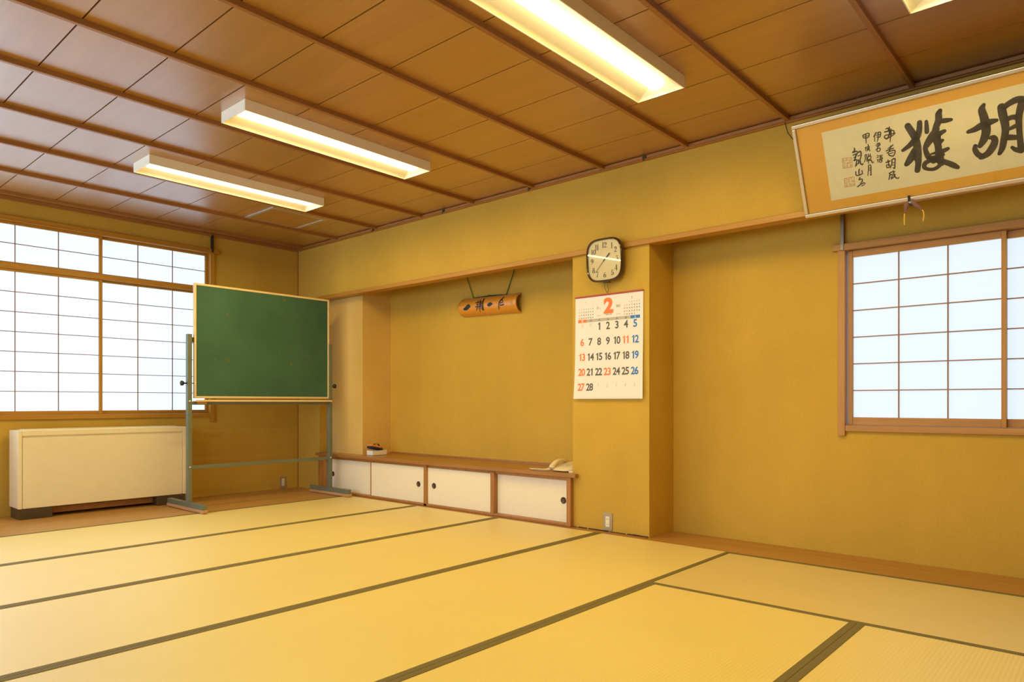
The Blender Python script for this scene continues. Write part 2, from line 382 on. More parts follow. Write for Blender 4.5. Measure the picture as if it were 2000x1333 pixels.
SMALL = [
 [(0.4456,0.3749,0.0018),(0.4528,0.3776,0.0025),(0.4588,0.3678,0.0021),(0.4458,0.3606,0.0021)],
 [(0.439,0.3627,0.0025),(0.4565,0.3624,0.0025),(0.4771,0.361,0.0021),(0.4799,0.3483,0.0021),(0.4616,0.3446,0.0021),(0.44,0.3454,0.0022),(0.4361,0.3351,0.0025),(0.4477,0.3292,0.0022),(0.473,0.3373,0.0021),(0.4842,0.3457,0.0021)],
 [(0.4618,0.3802,0.0025),(0.4606,0.3524,0.0025),(0.4495,0.3287,0.0022),(0.4422,0.3267,0.0014)],
 [(0.4693,0.3689,0.0021),(0.4646,0.3401,0.0025),(0.4578,0.3078,0.0014)],
 [(0.47,0.2916,0.0022),(0.4551,0.2818,0.0022),(0.4443,0.2798,0.0014)],
 [(0.4362,0.2691,0.0022),(0.4542,0.2736,0.0022),(0.47,0.2745,0.0022)],
 [(0.4593,0.2884,0.0022),(0.4497,0.264,0.0022),(0.4379,0.2583,0.0018)],
 [(0.4514,0.2636,0.0022),(0.4735,0.2641,0.0025),(0.4746,0.2505,0.0022),(0.4645,0.2375,0.0025),(0.4485,0.2451,0.0022),(0.4453,0.2554,0.0018)],
 [(0.4503,0.2524,0.0018),(0.4679,0.254,0.0018)],
 [(0.4302,0.2126,0.0026),(0.4483,0.2162,0.0026)],
 [(0.4401,0.222,0.0022),(0.441,0.2043,0.0022),(0.4388,0.1932,0.0018)],
 [(0.4307,0.2008,0.0018),(0.4311,0.1871,0.0022),(0.4434,0.1863,0.0022),(0.4446,0.1977,0.0018),(0.4332,0.2002,0.0015)],
 [(0.4575,0.2199,0.0022),(0.4555,0.2011,0.0022),(0.4463,0.1798,0.0015)],
 [(0.4576,0.2211,0.0022),(0.4717,0.2224,0.0025),(0.4693,0.198,0.0022),(0.4652,0.1749,0.0026),(0.4588,0.1809,0.0015)],
 [(0.4576,0.2044,0.0015),(0.4681,0.204,0.0015)],
 [(0.4548,0.1935,0.0015),(0.467,0.1927,0.0015)],
 [(0.4385,0.1561,0.0022),(0.4568,0.1612,0.0022),(0.4653,0.1581,0.0018)],
 [(0.4422,0.1573,0.0022),(0.4385,0.1385,0.0022),(0.4336,0.1258,0.0019)],
 [(0.4429,0.1466,0.0018),(0.4517,0.1466,0.0022),(0.4483,0.1305,0.0018),(0.4434,0.1347,0.0015)],
 [(0.4588,0.1635,0.0022),(0.4601,0.1417,0.0026),(0.4674,0.1265,0.0022),(0.4768,0.1225,0.0022),(0.4798,0.1277,0.0015)],
 [(0.4656,0.1444,0.0018),(0.4535,0.1294,0.0018),(0.4425,0.1258,0.0015)],
 [(0.3992,0.3696,0.0018),(0.3926,0.358,0.0022),(0.3866,0.3518,0.0015)],
 [(0.3926,0.358,0.0018),(0.39,0.328,0.0015)],
 [(0.4024,0.3662,0.0022),(0.4201,0.3663,0.0022),(0.416,0.3446,0.0022),(0.4002,0.3465,0.0015)],
 [(0.3978,0.3567,0.0018),(0.4206,0.3548,0.0018)],
 [(0.4113,0.3666,0.0018),(0.4065,0.3393,0.0022),(0.4012,0.3234,0.0011)],
 [(0.3984,0.3137,0.0018),(0.4109,0.3145,0.0022),(0.4077,0.3008,0.0018),(0.3953,0.3018,0.0015)],
 [(0.3924,0.3083,0.0015),(0.4137,0.307,0.0015)],
 [(0.4049,0.3148,0.0015),(0.3999,0.2949,0.0018),(0.3897,0.2839,0.0015)],
 [(0.3975,0.2897,0.0018),(0.41,0.2895,0.0022),(0.4067,0.276,0.0018),(0.3961,0.2766,0.0018),(0.3973,0.2871,0.0015)],
 [(0.394,0.2577,0.0015),(0.3971,0.2531,0.0018)],
 [(0.391,0.2467,0.0018),(0.3982,0.247,0.0015)],
 [(0.3917,0.2369,0.0018),(0.3944,0.2285,0.0018),(0.3918,0.2212,0.0011)],
 [(0.4023,0.2519,0.0018),(0.4167,0.2525,0.0018)],
 [(0.4097,0.2541,0.0015),(0.4063,0.2393,0.0015)],
 [(0.4033,0.2439,0.0015),(0.414,0.2446,0.0018),(0.4131,0.2359,0.0015)],
 [(0.3987,0.2353,0.0018),(0.4166,0.2351,0.0018)],
 [(0.4016,0.2288,0.0018),(0.4124,0.2294,0.0018),(0.4096,0.2199,0.0018),(0.4008,0.2212,0.0015),(0.4015,0.228,0.0015)],
 [(0.3382,0.3695,0.0022),(0.3514,0.3739,0.0022),(0.3675,0.3737,0.0022),(0.3637,0.3556,0.0022),(0.3421,0.357,0.0018),(0.3389,0.3667,0.0018)],
 [(0.34,0.3633,0.0015),(0.3645,0.363,0.0015)],
 [(0.3531,0.3735,0.0018),(0.351,0.3491,0.0022),(0.3497,0.3282,0.0015)],
 [(0.3437,0.3083,0.0019),(0.362,0.3098,0.0018)],
 [(0.3455,0.3079,0.0019),(0.3422,0.2951,0.0015)],
 [(0.3482,0.2995,0.0015),(0.3546,0.3019,0.0019),(0.3508,0.2911,0.0015),(0.3435,0.2909,0.0011)],
 [(0.3578,0.3204,0.0018),(0.3592,0.3008,0.0018),(0.363,0.2863,0.0015)],
 [(0.3631,0.3037,0.0015),(0.3526,0.2907,0.0011)],
 [(0.3375,0.2708,0.0019),(0.3371,0.2513,0.0019),(0.3299,0.2372,0.0015)],
 [(0.3375,0.2708,0.0019),(0.3449,0.271,0.0019),(0.3436,0.238,0.0019)],
 [(0.3542,0.2728,0.0019),(0.3531,0.2633,0.0015),(0.3606,0.2654,0.0015),(0.3632,0.2726,0.0015)],
 [(0.3489,0.2584,0.0019),(0.3637,0.2608,0.0019),(0.3602,0.246,0.0019),(0.3475,0.2469,0.0019),(0.3506,0.2572,0.0015)],
 [(0.3449,0.2397,0.0019),(0.3631,0.2395,0.0022),(0.3669,0.2249,0.0019),(0.3746,0.229,0.0015)],
 [(0.3529,0.2457,0.0015),(0.3487,0.2251,0.0015)],
 [(0.3476,0.2154,0.0019),(0.3451,0.1942,0.0019),(0.3389,0.1658,0.0015)],
 [(0.3476,0.2154,0.0019),(0.3585,0.215,0.0019),(0.3557,0.184,0.0023),(0.3546,0.1644,0.0019),(0.3504,0.1693,0.0011)],
 [(0.3478,0.2016,0.0015),(0.3563,0.2017,0.0015)],
 [(0.3467,0.1919,0.0015),(0.3552,0.192,0.0015)],
 [(0.2914,0.3168,0.0026),(0.2921,0.3069,0.0026),(0.2826,0.2993,0.0023)],
 [(0.2816,0.2975,0.0026),(0.2986,0.2995,0.003),(0.3053,0.294,0.0019)],
 [(0.2818,0.2837,0.0023),(0.3008,0.2872,0.0026),(0.2917,0.2735,0.0023),(0.284,0.2713,0.0019)],
 [(0.2967,0.2842,0.0026),(0.2885,0.2624,0.0027),(0.2828,0.2557,0.0023),(0.2971,0.2565,0.0023),(0.2911,0.238,0.0023),(0.2856,0.2233,0.0015)],
 [(0.3049,0.2901,0.0026),(0.3183,0.2948,0.003),(0.3196,0.2749,0.0026),(0.3115,0.2532,0.0023)],
 [(0.3048,0.2744,0.0023),(0.3143,0.2762,0.0019)],
 [(0.3043,0.2548,0.0026),(0.3039,0.2359,0.0023),(0.2986,0.2383,0.0019),(0.2904,0.2262,0.0015)],
 [(0.3111,0.2493,0.0026),(0.3128,0.2331,0.0026),(0.3206,0.2266,0.0026),(0.3239,0.2326,0.0015)],
 [(0.2843,0.1976,0.0023),(0.2846,0.1786,0.0023),(0.3025,0.1776,0.0027),(0.3141,0.1811,0.0019)],
 [(0.3024,0.2076,0.0023),(0.2987,0.1924,0.0027),(0.2989,0.1784,0.0019)],
 [(0.3141,0.1971,0.0023),(0.3159,0.1807,0.0019)],
 [(0.3009,0.1639,0.0023),(0.2958,0.1529,0.0023),(0.309,0.1541,0.0019),(0.3095,0.1419,0.0023),(0.2971,0.1324,0.0015)],
 [(0.2842,0.1188,0.0027),(0.3003,0.1277,0.0023),(0.3158,0.1325,0.0023),(0.3226,0.1271,0.0015)],
 [(0.3048,0.1186,0.0023),(0.3185,0.1239,0.0015)],
]
BAMBOO = [
 [(4.504,1.744,0.0085),(4.48,1.749,0.0138),(4.457,1.762,0.018),(4.444,1.772,0.0116),(4.43,1.762,0.0074)],
 [(4.332,1.812,0.0042),(4.334,1.751,0.0042)],
 [(4.307,1.816,0.0042),(4.308,1.748,0.0042)],
 [(4.357,1.791,0.0042),(4.297,1.797,0.0042)],
 [(4.348,1.771,0.0031),(4.297,1.775,0.0031)],
 [(4.36,1.752,0.0037),(4.29,1.757,0.0036)],
 [(4.336,1.746,0.0052),(4.355,1.72,0.0026)],
 [(4.316,1.749,0.0047),(4.315,1.701,0.0021)],
 [(4.292,1.797,0.0047),(4.294,1.752,0.0047),(4.3,1.725,0.0026)],
 [(4.273,1.821,0.0057),(4.273,1.772,0.0068),(4.275,1.723,0.0088)],
 [(4.291,1.778,0.0031),(4.275,1.78,0.0031)],
 [(4.292,1.759,0.0031),(4.275,1.761,0.0031)],
 [(4.207,1.755,0.0083),(4.188,1.76,0.0154),(4.17,1.763,0.0113),(4.159,1.759,0.0062)],
 [(4.031,1.812,0.0046),(4.055,1.789,0.0061),(4.075,1.756,0.0056),(4.084,1.706,0.0031)],
 [(4.045,1.79,0.0041),(4.029,1.771,0.003)],
 [(4.059,1.76,0.0041),(4.031,1.764,0.004)],
 [(4.063,1.74,0.0046),(4.022,1.743,0.0051)],
 [(4.043,1.742,0.0046),(4.054,1.723,0.0051),(4.031,1.718,0.0061),(4.006,1.723,0.0096),(4,1.712,0.0045)],
]

# ================================================================== SETTING
b = MB()
b.box((X0, Y0, -.12), (XA + .2, YF + .2, -.055))
b.box((X0, Y0, -.055), (1.145, 1.79, 0), mi=1).box((X0, 1.79, -.055), (.19, 5.67, 0), mi=1).box((1.145, Y0, -.055), (XW - .07, -.13, 0), mi=1)
struct('floor', b, [M['floorX'], M['straw']])
b = MB()
for i in range(3):
    b.box((X0, 5.675 + i * .33, -.055), (XW, 5.675 + (i + 1) * .33 - .002, 0), .002)
struct('floor_boards_far', b, M['floorX'])
b = MB(); b.box((4.012, -1.4, -.055), (XR, 2.39, 0), .002)
struct('floor_board_recess', b, M['floorY'])
b = MB(); b.box((4.012, 2.392, -.055), (4.078, 5.672, .002), .001)
struct('trim_floor_edge', b, M['shelfY'])

# walls
def win_wall_y(y0, y1, xa, xb, wx0, wx1, wz0, wz1):
    b = MB()
    b.box((xa, y0, -.05), (wx0, y1, ZC)).box((wx1, y0, -.05), (xb, y1, ZC))
    b.box((wx0, y0, -.05), (wx1, y1, wz0)).box((wx0, y0, wz1), (wx1, y1, ZC)); return b
def win_wall_x(x0, x1, ya, yb, wy0, wy1, wz0, wz1):
    b = MB()
    b.box((x0, ya, -.05), (x1, wy0, ZC)).box((x0, wy1, -.05), (x1, yb, ZC))
    b.box((x0, wy0, -.05), (x1, wy1, wz0)).box((x0, wy0, wz1), (x1, wy1, ZC)); return b
FWX0, FWX1, FWZ0, FWZ1 = -.72, 3.14, .79, 2.352       # far window opening
RWY0, RWY1, RWZ0, RWZ1 = -.275, 1.272, .752, 1.815    # recess window opening
struct('wall_far', win_wall_y(YF, YF + .16, X0 - .1, XA + .2, FWX0, FWX1, FWZ0, FWZ1), M['wall'])
struct('wall_recess', win_wall_x(XR, XR + .16, Y0, 2.39, RWY0, RWY1, RWZ0, RWZ1), M['wall'])
b = MB(); b.box((XA, 3.02, -.05), (XA + .16, 5.65, ZC)); struct('wall_alcove', b, M['wall'])
b = MB(); b.box((XW, 2.39, -.05), (XA + .16, 3.02, 1.988)).box((XW + .06, 2.39, 1.988), (XA + .16, 3.02, ZC)); struct('wall_pillar', b, M['wall'])
b = MB(); b.box((4.172, 5.65, -.05), (XA + .16, 6.25, ZC)); struct('wall_column', b, M['wall_pale'])
b = MB(); b.box((XW, 6.25, -.05), (XA + .16, YF, ZC)); struct('wall_corner', b, M['wall'])
b = MB(); b.box((XW, -1.4, 1.988), (XW + .06, 6.25, ZC)); struct('wall_right', b, M['wall'])
b = MB(); b.box((XW, Y0, -.05), (XR, -1.4, ZC)); struct('wall_right_end', b, M['wall'])
b = MB(); b.box((X0 - .1, Y0 - .15, -.05), (XR + .16, Y0, ZC)); struct('wall_back', b, M['wall'])
LWY0, LWY1 = .4, 5.9
struct('wall_left', win_wall_x(X0 - .16, X0, Y0 - .15, YF + .16, LWY0, LWY1, .79, 2.2), M['wall'])

rnd0 = random.Random(11)  # shade of the crack under the pillar, put in as thin dark strips
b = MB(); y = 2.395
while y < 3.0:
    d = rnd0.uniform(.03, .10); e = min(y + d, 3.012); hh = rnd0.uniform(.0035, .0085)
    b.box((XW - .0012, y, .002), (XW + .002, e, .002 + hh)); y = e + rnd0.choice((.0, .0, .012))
struct('pillar_foot_gap', b, plain('dark_gap', (.03, .022, .012), .9))
# trims
b = MB(); b.box((4.052, -1.4, 1.953), (4.145, 6.25, 1.988), .003); struct('trim_lintel', b, M['trimY'])
b = MB(); b.box((4.055, -1.4, 2.512), (XW, YF - .02, ZC), .002); struct('trim_ceiling_right', b, M['dtrimY'])
b = MB(); b.box((X0, YF - .022, 2.508), (XW, YF, ZC), .002); struct('trim_ceiling_far', b, M['dtrimX'])
b = MB(); b.box((XW - .009, YF - .009, .0), (XW, YF, 2.51)); struct('trim_corner', b, M['shelfZ'])
M['rail'] = plain('brown_metal_rail', (.36, .16, .045), .55, 0)
b = MB(); b.box((4.040, -1.4, 2.516), (4.055, YF - .03, 2.5185)).box((4.038, -1.4, 2.516), (4.0405, YF - .03, 2.534)); struct('trim_picture_rail', b, M['rail'])
b = MB(); b.box((XA - .006, 3.02, .387), (XA, 5.65, .402)); struct('trim_alcove_foot', b, M['shelfY'])

# ceiling: boards with open joints, battens below
b = MB()
b.box((X0, Y0, ZC + .012), (XA + .16, YF + .16, ZC + .1), mi=1)
ybs = [BAT0 + BATP * k for k in range(-6, 10)]
edges = [Y0] + [y for y in ybs if y > Y0 + .05] + [YF]
JX, JP = 1.019, .384
xs = [JX + JP * k for k in range(-10, 10)]
xs = [X0] + [x for x in xs if X0 + .05 < x < XA + .1] + [XA + .16]
for i in range(len(edges) - 1):
    for k in range(len(xs) - 1):
        b.box((xs[k] + .0034, edges[i] + .001, ZC), (xs[k + 1] - .0034, edges[i + 1] - .001, ZC + .014))
M['joint'] = plain('dark_joint', (.07, .028, .010), .9)
ceil = struct('ceiling', b, [M['ceil'], M['joint']])
for y in ybs:
    if y > Y0 + .05:
        b = MB(); b.box((X0, y - .012, ZC - .026), (4.04, y + .012, ZC + .002), .002)
        struct('batten', b, M['batten'], ceil)

# ---------------------------------------------------------------- shoji windows
def shoji(parent, P, u0, u1, w0, w1, ncol, nrow, d, stile, rail_b, rail_t, mats, pm='paper'):
    """one paper screen; P maps (u along the wall, d depth outwards, w height) to the world"""
    mu, mz = mats
    f = MB()
    f.box((u0, d, w0), (u0 + stile, d + .028, w1), .002, fn=P).box((u1 - stile, d, w0), (u1, d + .028, w1), .002, fn=P)
    f.box((u0 + stile, d + .001, w0), (u1 - stile, d + .027, w0 + rail_b), .002, mi=1, fn=P).box((u0 + stile, d + .001, w1 - rail_t), (u1 - stile, d + .027, w1), .002, mi=1, fn=P)
    fr = f.build('shoji_panel', [mz, mu], parent)
    a0, a1, c0, c1 = u0 + stile, u1 - stile, w0 + rail_b, w1 - rail_t
    g = MB()
    for k in range(1, ncol):
        x = a0 + (a1 - a0) * k / ncol; g.box((x - .003, d + .008, c0), (x + .003, d + .019, c1), fn=P)
    for k in range(1, nrow):
        z = c0 + (c1 - c0) * k / nrow; g.box((a0, d + .009, z - .003), (a1, d + .0185, z + .003), fn=P)
    g.build('lattice', M['lattice'], fr)
    q = MB(); q.box((a0 - .005, d + .0195, c0 - .005), (a1 + .005, d + .0225, c1 + .005), fn=P)
    q.build('paper', M[pm], fr)
    return fr

# far window (window_1)
Pf = lambda v: (v[0], YF + v[1], v[2])
w1 = struct_empty('window_1', (0, YF, 0))
b = MB()
b.box((FWX1 - .018, YF - .020, .712), (FWX1 + .025, YF + .12, 2.345), .003)
b.box((FWX0 - .025, YF - .020, .712), (FWX0 + .018, YF + .12, 2.345), .003)
b.build('jamb', M['trimZ'], w1)
b = MB(); b.box((FWX0 - .07, YF - .026, 2.343), (FWX1 + .067, YF + .12, 2.385), .003); b.build('head', M['trimX'], w1)
b = MB(); b.box((FWX0 + .018, YF - .018, .762), (FWX1 - .018, YF + .12, .799), .003); b.build('sill', M['trimX'], w1)
b = MB(); b.box((FWX0 + .018, YF - .012, 1.965), (FWX1 - .018, YF + .10, 2.010), .003); b.build('transom', M['trimX'], w1)
pw = [(2.155, 3.122, .03), (1.222, 2.184, 0), (.257, 1.240, .03), (-.702, .275, 0)]
for u0, u1, d in pw:
    pm = 'paper' if u1 > 2 else 'paper_boosted'  # out-of-view panels glow stronger, added daylight for faces turned left
    shoji(w1, Pf, u0, u1, .80, 1.965, 3, 7, d + .005, .027, .032, .018, (M['trimX'], M['trimZ']), pm)
    shoji(w1, Pf, u0, u1, 2.010, 2.343, 3, 2, d + .005, .027, .013, .022, (M['trimX'], M['trimZ']), pm)

# recess window (window_2)
Pr = lambda v: (XR + v[1], v[0], v[2])
w2 = struct_empty('window_2', (XR, 0, 0))
b = MB()
b.box((XR - .020, RWY1 - .014, .703), (XR + .12, RWY1 + .026, 1.803), .003)
b.box((XR - .020, RWY0 - .026, .703), (XR + .12, RWY0 + .014, 1.803), .003)
b.build('jamb', M['trimZ'], w2)
b = MB(); b.box((XR - .026, RWY0 - .06, 1.800), (XR + .12, RWY1 + .058, 1.840), .003); b.build('head', M['trimY'], w2)
b = MB(); b.box((XR - .018, RWY0 + .014, .731), (XR + .12, RWY1 - .014, .766), .003); b.build('sill', M['trimY'], w2)
for u0, u1, d in [(.479, 1.247, .012), (-.260, .502, .042)]:
    shoji(w2, Pr, u0, u1, .768, 1.798, 3, 6, d, .0225, .046, .038, (M['trimY'], M['trimZ']), 'paper_dim')

# side window (window_3), in the wall left of the photograph
Pl = lambda v: (X0 - v[1], v[0], v[2])
w3 = struct_empty('window_3', (X0, 0, 0))
b = MB(); b.box((X0 - .12, LWY0 - .02, .76), (X0 + .02, LWY0 + .02, 2.24), .003).box((X0 - .12, LWY1 - .02, .76), (X0 + .02, LWY1 + .02, 2.24), .003)
b.build('jamb', M['trimZ'], w3)
b = MB(); b.box((X0 - .12, LWY0, 2.19), (X0 + .02, LWY1, 2.23), .003).box((X0 - .12, LWY0, .76), (X0 + .02, LWY1, .80), .003)
b.build('head', M['trimY'], w3)
n3 = 6; step = (LWY1 - LWY0 - .04) / n3
for k in range(n3):
    shoji(w3, Pl, LWY0 + .02 + k * step, LWY0 + .02 + (k + 1) * step, .80, 2.19, 3, 8, .01 + .03 * (k % 2), .027, .04, .03, (M['trimY'], M['trimZ']), 'paper_boosted')

# wall strips above the window corners
M['darkmetal'] = plain('dark_metal', (.05, .042, .036), .45, .5)
M['greymetal'] = plain('grey_brown_metal', (.26, .21, .14), .4, .6)
b = MB(); b.box((3.128, YF - .03, 2.352), (3.148, YF - .004, 2.52), .002); tag(b.build('metal_strip', M['darkmetal']), 'dark narrow metal strip from ceiling to head of far window', 'metal strip')
b = MB(); b.box((XR - .03, 1.262, 1.80), (XR - .004, 1.282, 2.53), .002); tag(b.build('metal_strip', M['greymetal']), 'grey-brown metal strip between framed calligraphy and corner of the recess window', 'metal strip')

# ================================================================== TATAMI MATS
M['heri'] = None
def heri_mat(name, axis):
    m, nt, p = new_mat(name)
    ck = nt.nodes.new('ShaderNodeTexBrick'); ck.offset = .5
    v = coords(nt)
    mp = nt.nodes.new('ShaderNodeMapping'); mp.inputs['Rotation'].default_value = (0, 0, PI / 4)
    lnk(nt, v, mp.inputs['Vector']); lnk(nt, mp.outputs[0], ck.inputs['Vector'])
    ck.inputs['Color1'].default_value = (.10, .080, .028, 1); ck.inputs['Color2'].default_value = (.115, .09, .03, 1)
    ck.inputs['Mortar'].default_value = (.23, .185, .07, 1)
    ck.inputs['Scale'].default_value = 70; ck.inputs['Mortar Size'].default_value = .09
    ck.inputs['Brick Width'].default_value = .75; ck.inputs['Row Height'].default_value = .35
    lnk(nt, ck.outputs['Color'], p.inputs['Base Color']); p.inputs['Roughness'].default_value = .7
    p.inputs['Specular IOR Level'].default_value = .3
    bump(nt, p, ck.outputs['Fac'], .3, .001)
    return m
M['heri'] = heri_mat('mat_border_cloth', 0)
def tatami_mat(x0, x1, y0, y1, along, label):
    t = thing('tatami_mat', label, 'tatami mat', ((x0 + x1) / 2, (y0 + y1) / 2, -.055), 'tatami mats of the room')
    g = .0004
    x0 += g; x1 -= g; y0 += g; y1 -= g
    hw = .030
    b = MB()
    if along == 'x':
        b.box((x0, y0 + .004, -.055), (x1, y1 - .004, 0), .0008)
        b.build('woven_surface', M['straw'], t)
        for a, c in ((y0, y0 + hw), (y1 - hw, y1)):
            h = MB(); h.box((x0, a, -.053), (x1, c, .0022), .0015); h.build('cloth_border', M['heri'], t)
    else:
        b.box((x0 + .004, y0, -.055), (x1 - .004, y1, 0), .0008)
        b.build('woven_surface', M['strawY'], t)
        for a, c in ((x0, x0 + hw), (x1 - hw, x1)):
            h = MB(); h.box((a, y0, -.053), (c, y1, .0022), .0015); h.build('cloth_border', M['heri'], t)
    return t
XT, XM, XL = 4.011, 2.10, .19
rows = [(4.67, 5.672), (3.71, 4.67), (2.75, 3.71), (1.79, 2.75)]
where = ['along the far floorboards', 'in the second row from the far window', 'in the third row from the far window', 'in the fourth row from the far window']
tail_r = ['ending at the blackboard stand', 'ending at the third cabinet door', 'ending at the last cabinet door', 'ending at the pillar']
for (y0, y1), wh, tr in zip(rows, where, tail_r):
    tatami_mat(XM, XT, y0, y1, 'x', 'tatami mat ' + wh + ', ' + tr)
    tatami_mat(XL, XM, y0, y1, 'x', 'tatami mat ' + wh + ', the one away from the cabinet')
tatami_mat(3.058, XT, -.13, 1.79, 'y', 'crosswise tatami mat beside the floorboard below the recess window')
tatami_mat(1.145, 3.058, .83, 1.79, 'x', 'tatami mat between the two widest dark borders, ending at the crosswise mat')
tatami_mat(1.145, 3.058, -.13, .83, 'x', 'nearest tatami mat, cut by the lower frame edge, beyond the widest dark border')

# ================================================================== CEILING LAMPS
def make_lamp(x0, x1, y0, y1, label):
    zt, zb = ZC, 2.478
    t = thing('ceiling_lamp', label, 'ceiling lamp', ((x0 + x1) / 2, (y0 + y1) / 2, zt), 'open-bottom ceiling lamps')
    b = MB(); th = .006
    b.box((x0, y0, zb), (x1, y0 + th, zt), .001).box((x0, y1 - th, zb), (x1, y1, zt), .001)
    b.box((x0, y0 + th, zb), (x0 + th, y1 - th, zt), .001).box((x1 - th, y0 + th, zb), (x1, y1 - th, zt), .001)
    b.box((x0 + th, y0 + th, zt - .004), (x1 - th, y1 - th, zt))
    b.build('housing', M['lampwhite'], t)
    # folded reflector: two long slopes and two end slopes
    ym = (y0 + y1) / 2; e = .0065; xi0, xi1 = x0 + e, x1 - e
    b = MB()
    A = [(xi0, y0 + e, zb + .004), (xi1, y0 + e, zb + .004), (xi1, y1 - e, zb + .004), (xi0, y1 - e, zb + .004)]
    B = [(xi0 + .03, ym - .05, zt - .012), (xi1 - .03, ym - .05, zt - .012), (xi1 - .03, ym + .05, zt - .012), (xi0 + .03, ym + .05, zt - .012)]
    b.faces(A + B, [(0, 1, 5, 4), (1, 2, 6, 5), (2, 3, 7, 6), (3, 0, 4, 7), (4, 5, 6, 7)])
    b.build('reflector', M['lampwhite'], t)
    b = MB(); w = .044; n = 10
    prof = [(ym + w * math.cos(PI * k / n), zt - .014 - .032 * math.sin(PI * k / n)) for k in range(n + 1)]
    vs = [(xi0 + .04, y, z) for y, z in prof] + [(xi1 - .04, y, z) for y, z in prof]; m = n + 1
    b.faces(vs, [(i, i + 1, m + i + 1, m + i) for i in range(n)] + [tuple(range(m)), tuple(range(2 * m - 1, m - 1, -1)), (0, m, 2 * m - 1, n)], smooth=False)
    b.build('light_cover', M['lamp'], t)
    ld = bpy.data.lights.new('lamp_light', 'AREA'); ld.shape = 'RECTANGLE'
    ld.size = xi1 - xi0 - .09; ld.size_y = .07; ld.energy = LAMP_W; ld.color = LAMP_RGB
    lo = bpy.data.objects.new('lamp_light', ld); COL.objects.link(lo); lo.parent = t
    lo.location = (0, 0, -.0475)
    return t
LX0, LX1 = 1.865, 3.197
lamp = make_lamp(LX0, LX1, 4.838, 5.108, 'lit rectangular ceiling lamp nearest the far window')
dup(lamp, (0, -1.270, 0), 'lit rectangular ceiling lamp second from the far window, whole and above the blackboard')
dup(lamp, (0, -3.168, 0), 'lit rectangular ceiling lamp cut by the top edge of the photo, its inside reflector showing')
dup(lamp, (0, -4.440, 0), 'ceiling lamp whose end only just shows above the framed calligraphy')

dup(lamp, (-2.86, 0, 0), 'ceiling lamp outside the photo, seen only as a bright bar in the clock glass')

# ceiling hatch
M['alu'] = plain('brushed_aluminium', (.78, .78, .77), .35, .9, var=.03)
t = thing('ceiling_hatch', 'square ceiling hatch with pale metal edging between the far lamp and the wall corner', 'hatch', (3.32, 5.62, ZC))
hx0, hx1, hy0, hy1 = 3.055, 3.585, 5.375, 5.855
b = MB(); b.box((hx0 + .03, hy0 + .03, ZC - .003), (hx1 - .03, hy1 - .012, ZC)); b.build('hatch_panel', M['ceil'], t)
b = MB(); b.box((hx0, hy0, ZC - .006), (hx0 + .03, hy1, ZC), .001).box((hx1 - .03, hy0, ZC - .006), (hx1, hy1, ZC), .001)
b.box((hx0 + .03, hy1 - .010, ZC - .005), (hx1 - .03, hy1, ZC)).box((hx0 + .03, hy0, ZC - .006), (hx1 - .03, hy0 + .03, ZC)); b.build('metal_edging', M['alu'], t)

# picture hooks on the rail
hk = None
for y, lb in ((2.40, 'small dark picture hook on the rail just above the clock'), (3.39, 'small dark picture hook on the rail above the telephone'),
              (4.34, 'small dark picture hook on the rail above the bamboo plaque'), (5.30, 'small dark picture hook on the rail nearest the far corner')):
    if hk is None:
        b = MB(); b.box((4.028, y - .012, 2.512), (4.0375, y + .012, 2.530), .001)
        b.tube([(4.032, y, 2.514), (4.030, y, 2.503), (4.022, y, 2.497), (4.014, y, 2.500), (4.012, y, 2.508)], .0025, 8)
        hk = tag(b.build('picture_hook', M['darkmetal']), lb, 'hook', 'hooks on the picture rail'); hky = y
    else:
        c = hk.copy(); COL.objects.link(c); c.location = (0, y - hky, 0); c['label'] = lb

# ================================================================== LOW CABINET AND SHELF BOARD
M['fusuma'] = plain('cream_door_cloth', (.82, .75, .61), .75, var=.025, scale=60)
M['black'] = plain('black_iron', (.03, .026, .024), .4, .3)
M['brownmetal'] = plain('aged_pull_metal', (.10, .065, .045), .4, .5)
t = thing('low_cabinet', 'low built-in cabinet with cream sliding doors under the long wooden shelf', 'cabinet', (4.3, 4.6, 0))
b = MB()
b.box((4.052, 6.115, .0), (4.16, 6.235, .36), .002).box((4.046, 3.015, .003), (4.078, 3.052, .36), .002)
b.box((4.050, 4.573, .003), (4.09, 4.611, .36), .002).box((4.050, 3.772, .018), (4.088, 3.812, .345), .002)
b.box((4.072, 3.052, .332), (4.12, 6.115, .36), .002).box((4.050, 3.052, .003), (4.12, 6.115, .021), .002)
b.build('cabinet_frame', [M['shelfZ']], t)
b = MB(); b.box((4.125, 3.03, .003), (4.17, 6.24, .355)); b.build('cabinet_back', M['shelfY'], t)
for (y0, y1, xf, py) in ((5.375, 6.115, 4.084, 6.02), (4.611, 5.385, 4.066, 4.694), (3.812, 4.573, 4.066, 4.492), (3.052, 3.772, 4.090, 3.111)):
    b = MB(); b.box((xf, y0 + .001, .022), (xf + .016, y1 - .001, .334), .001)
    if y0 > 4.6 and y0 < 5: b.box((xf - .001, y1 - .016, .022), (xf + .0165, y1 - .0005, .334), .001, mi=1)
    d = b.build('sliding_door', [M['fusuma'], M['shelfZ']], t)
    b = MB(); b.lathe((xf, py, .182), (-1, 0, 0), [(.0, .0006), (.019, .0006), (.0195, .0025), (.0245, .003), (.025, 0)], 24)
    b.build('round_pull', M['brownmetal'], d)
b = MB()
poly = [(4.035, 2.967), (4.0785, 2.967), (4.0785, 3.0215), (4.519, 3.0215), (4.519, 5.6485), (4.1705, 5.6485), (4.1705, 6.2485), (4.0785, 6.2485), (4.0785, 6.262), (4.035, 6.262)]
b.prism(poly, .360, .387, bevel=.002)
tag(b.build('shelf_board', M['shelfY']), 'long brown wooden shelf board running through the alcove above the cream doors', 'shelf')

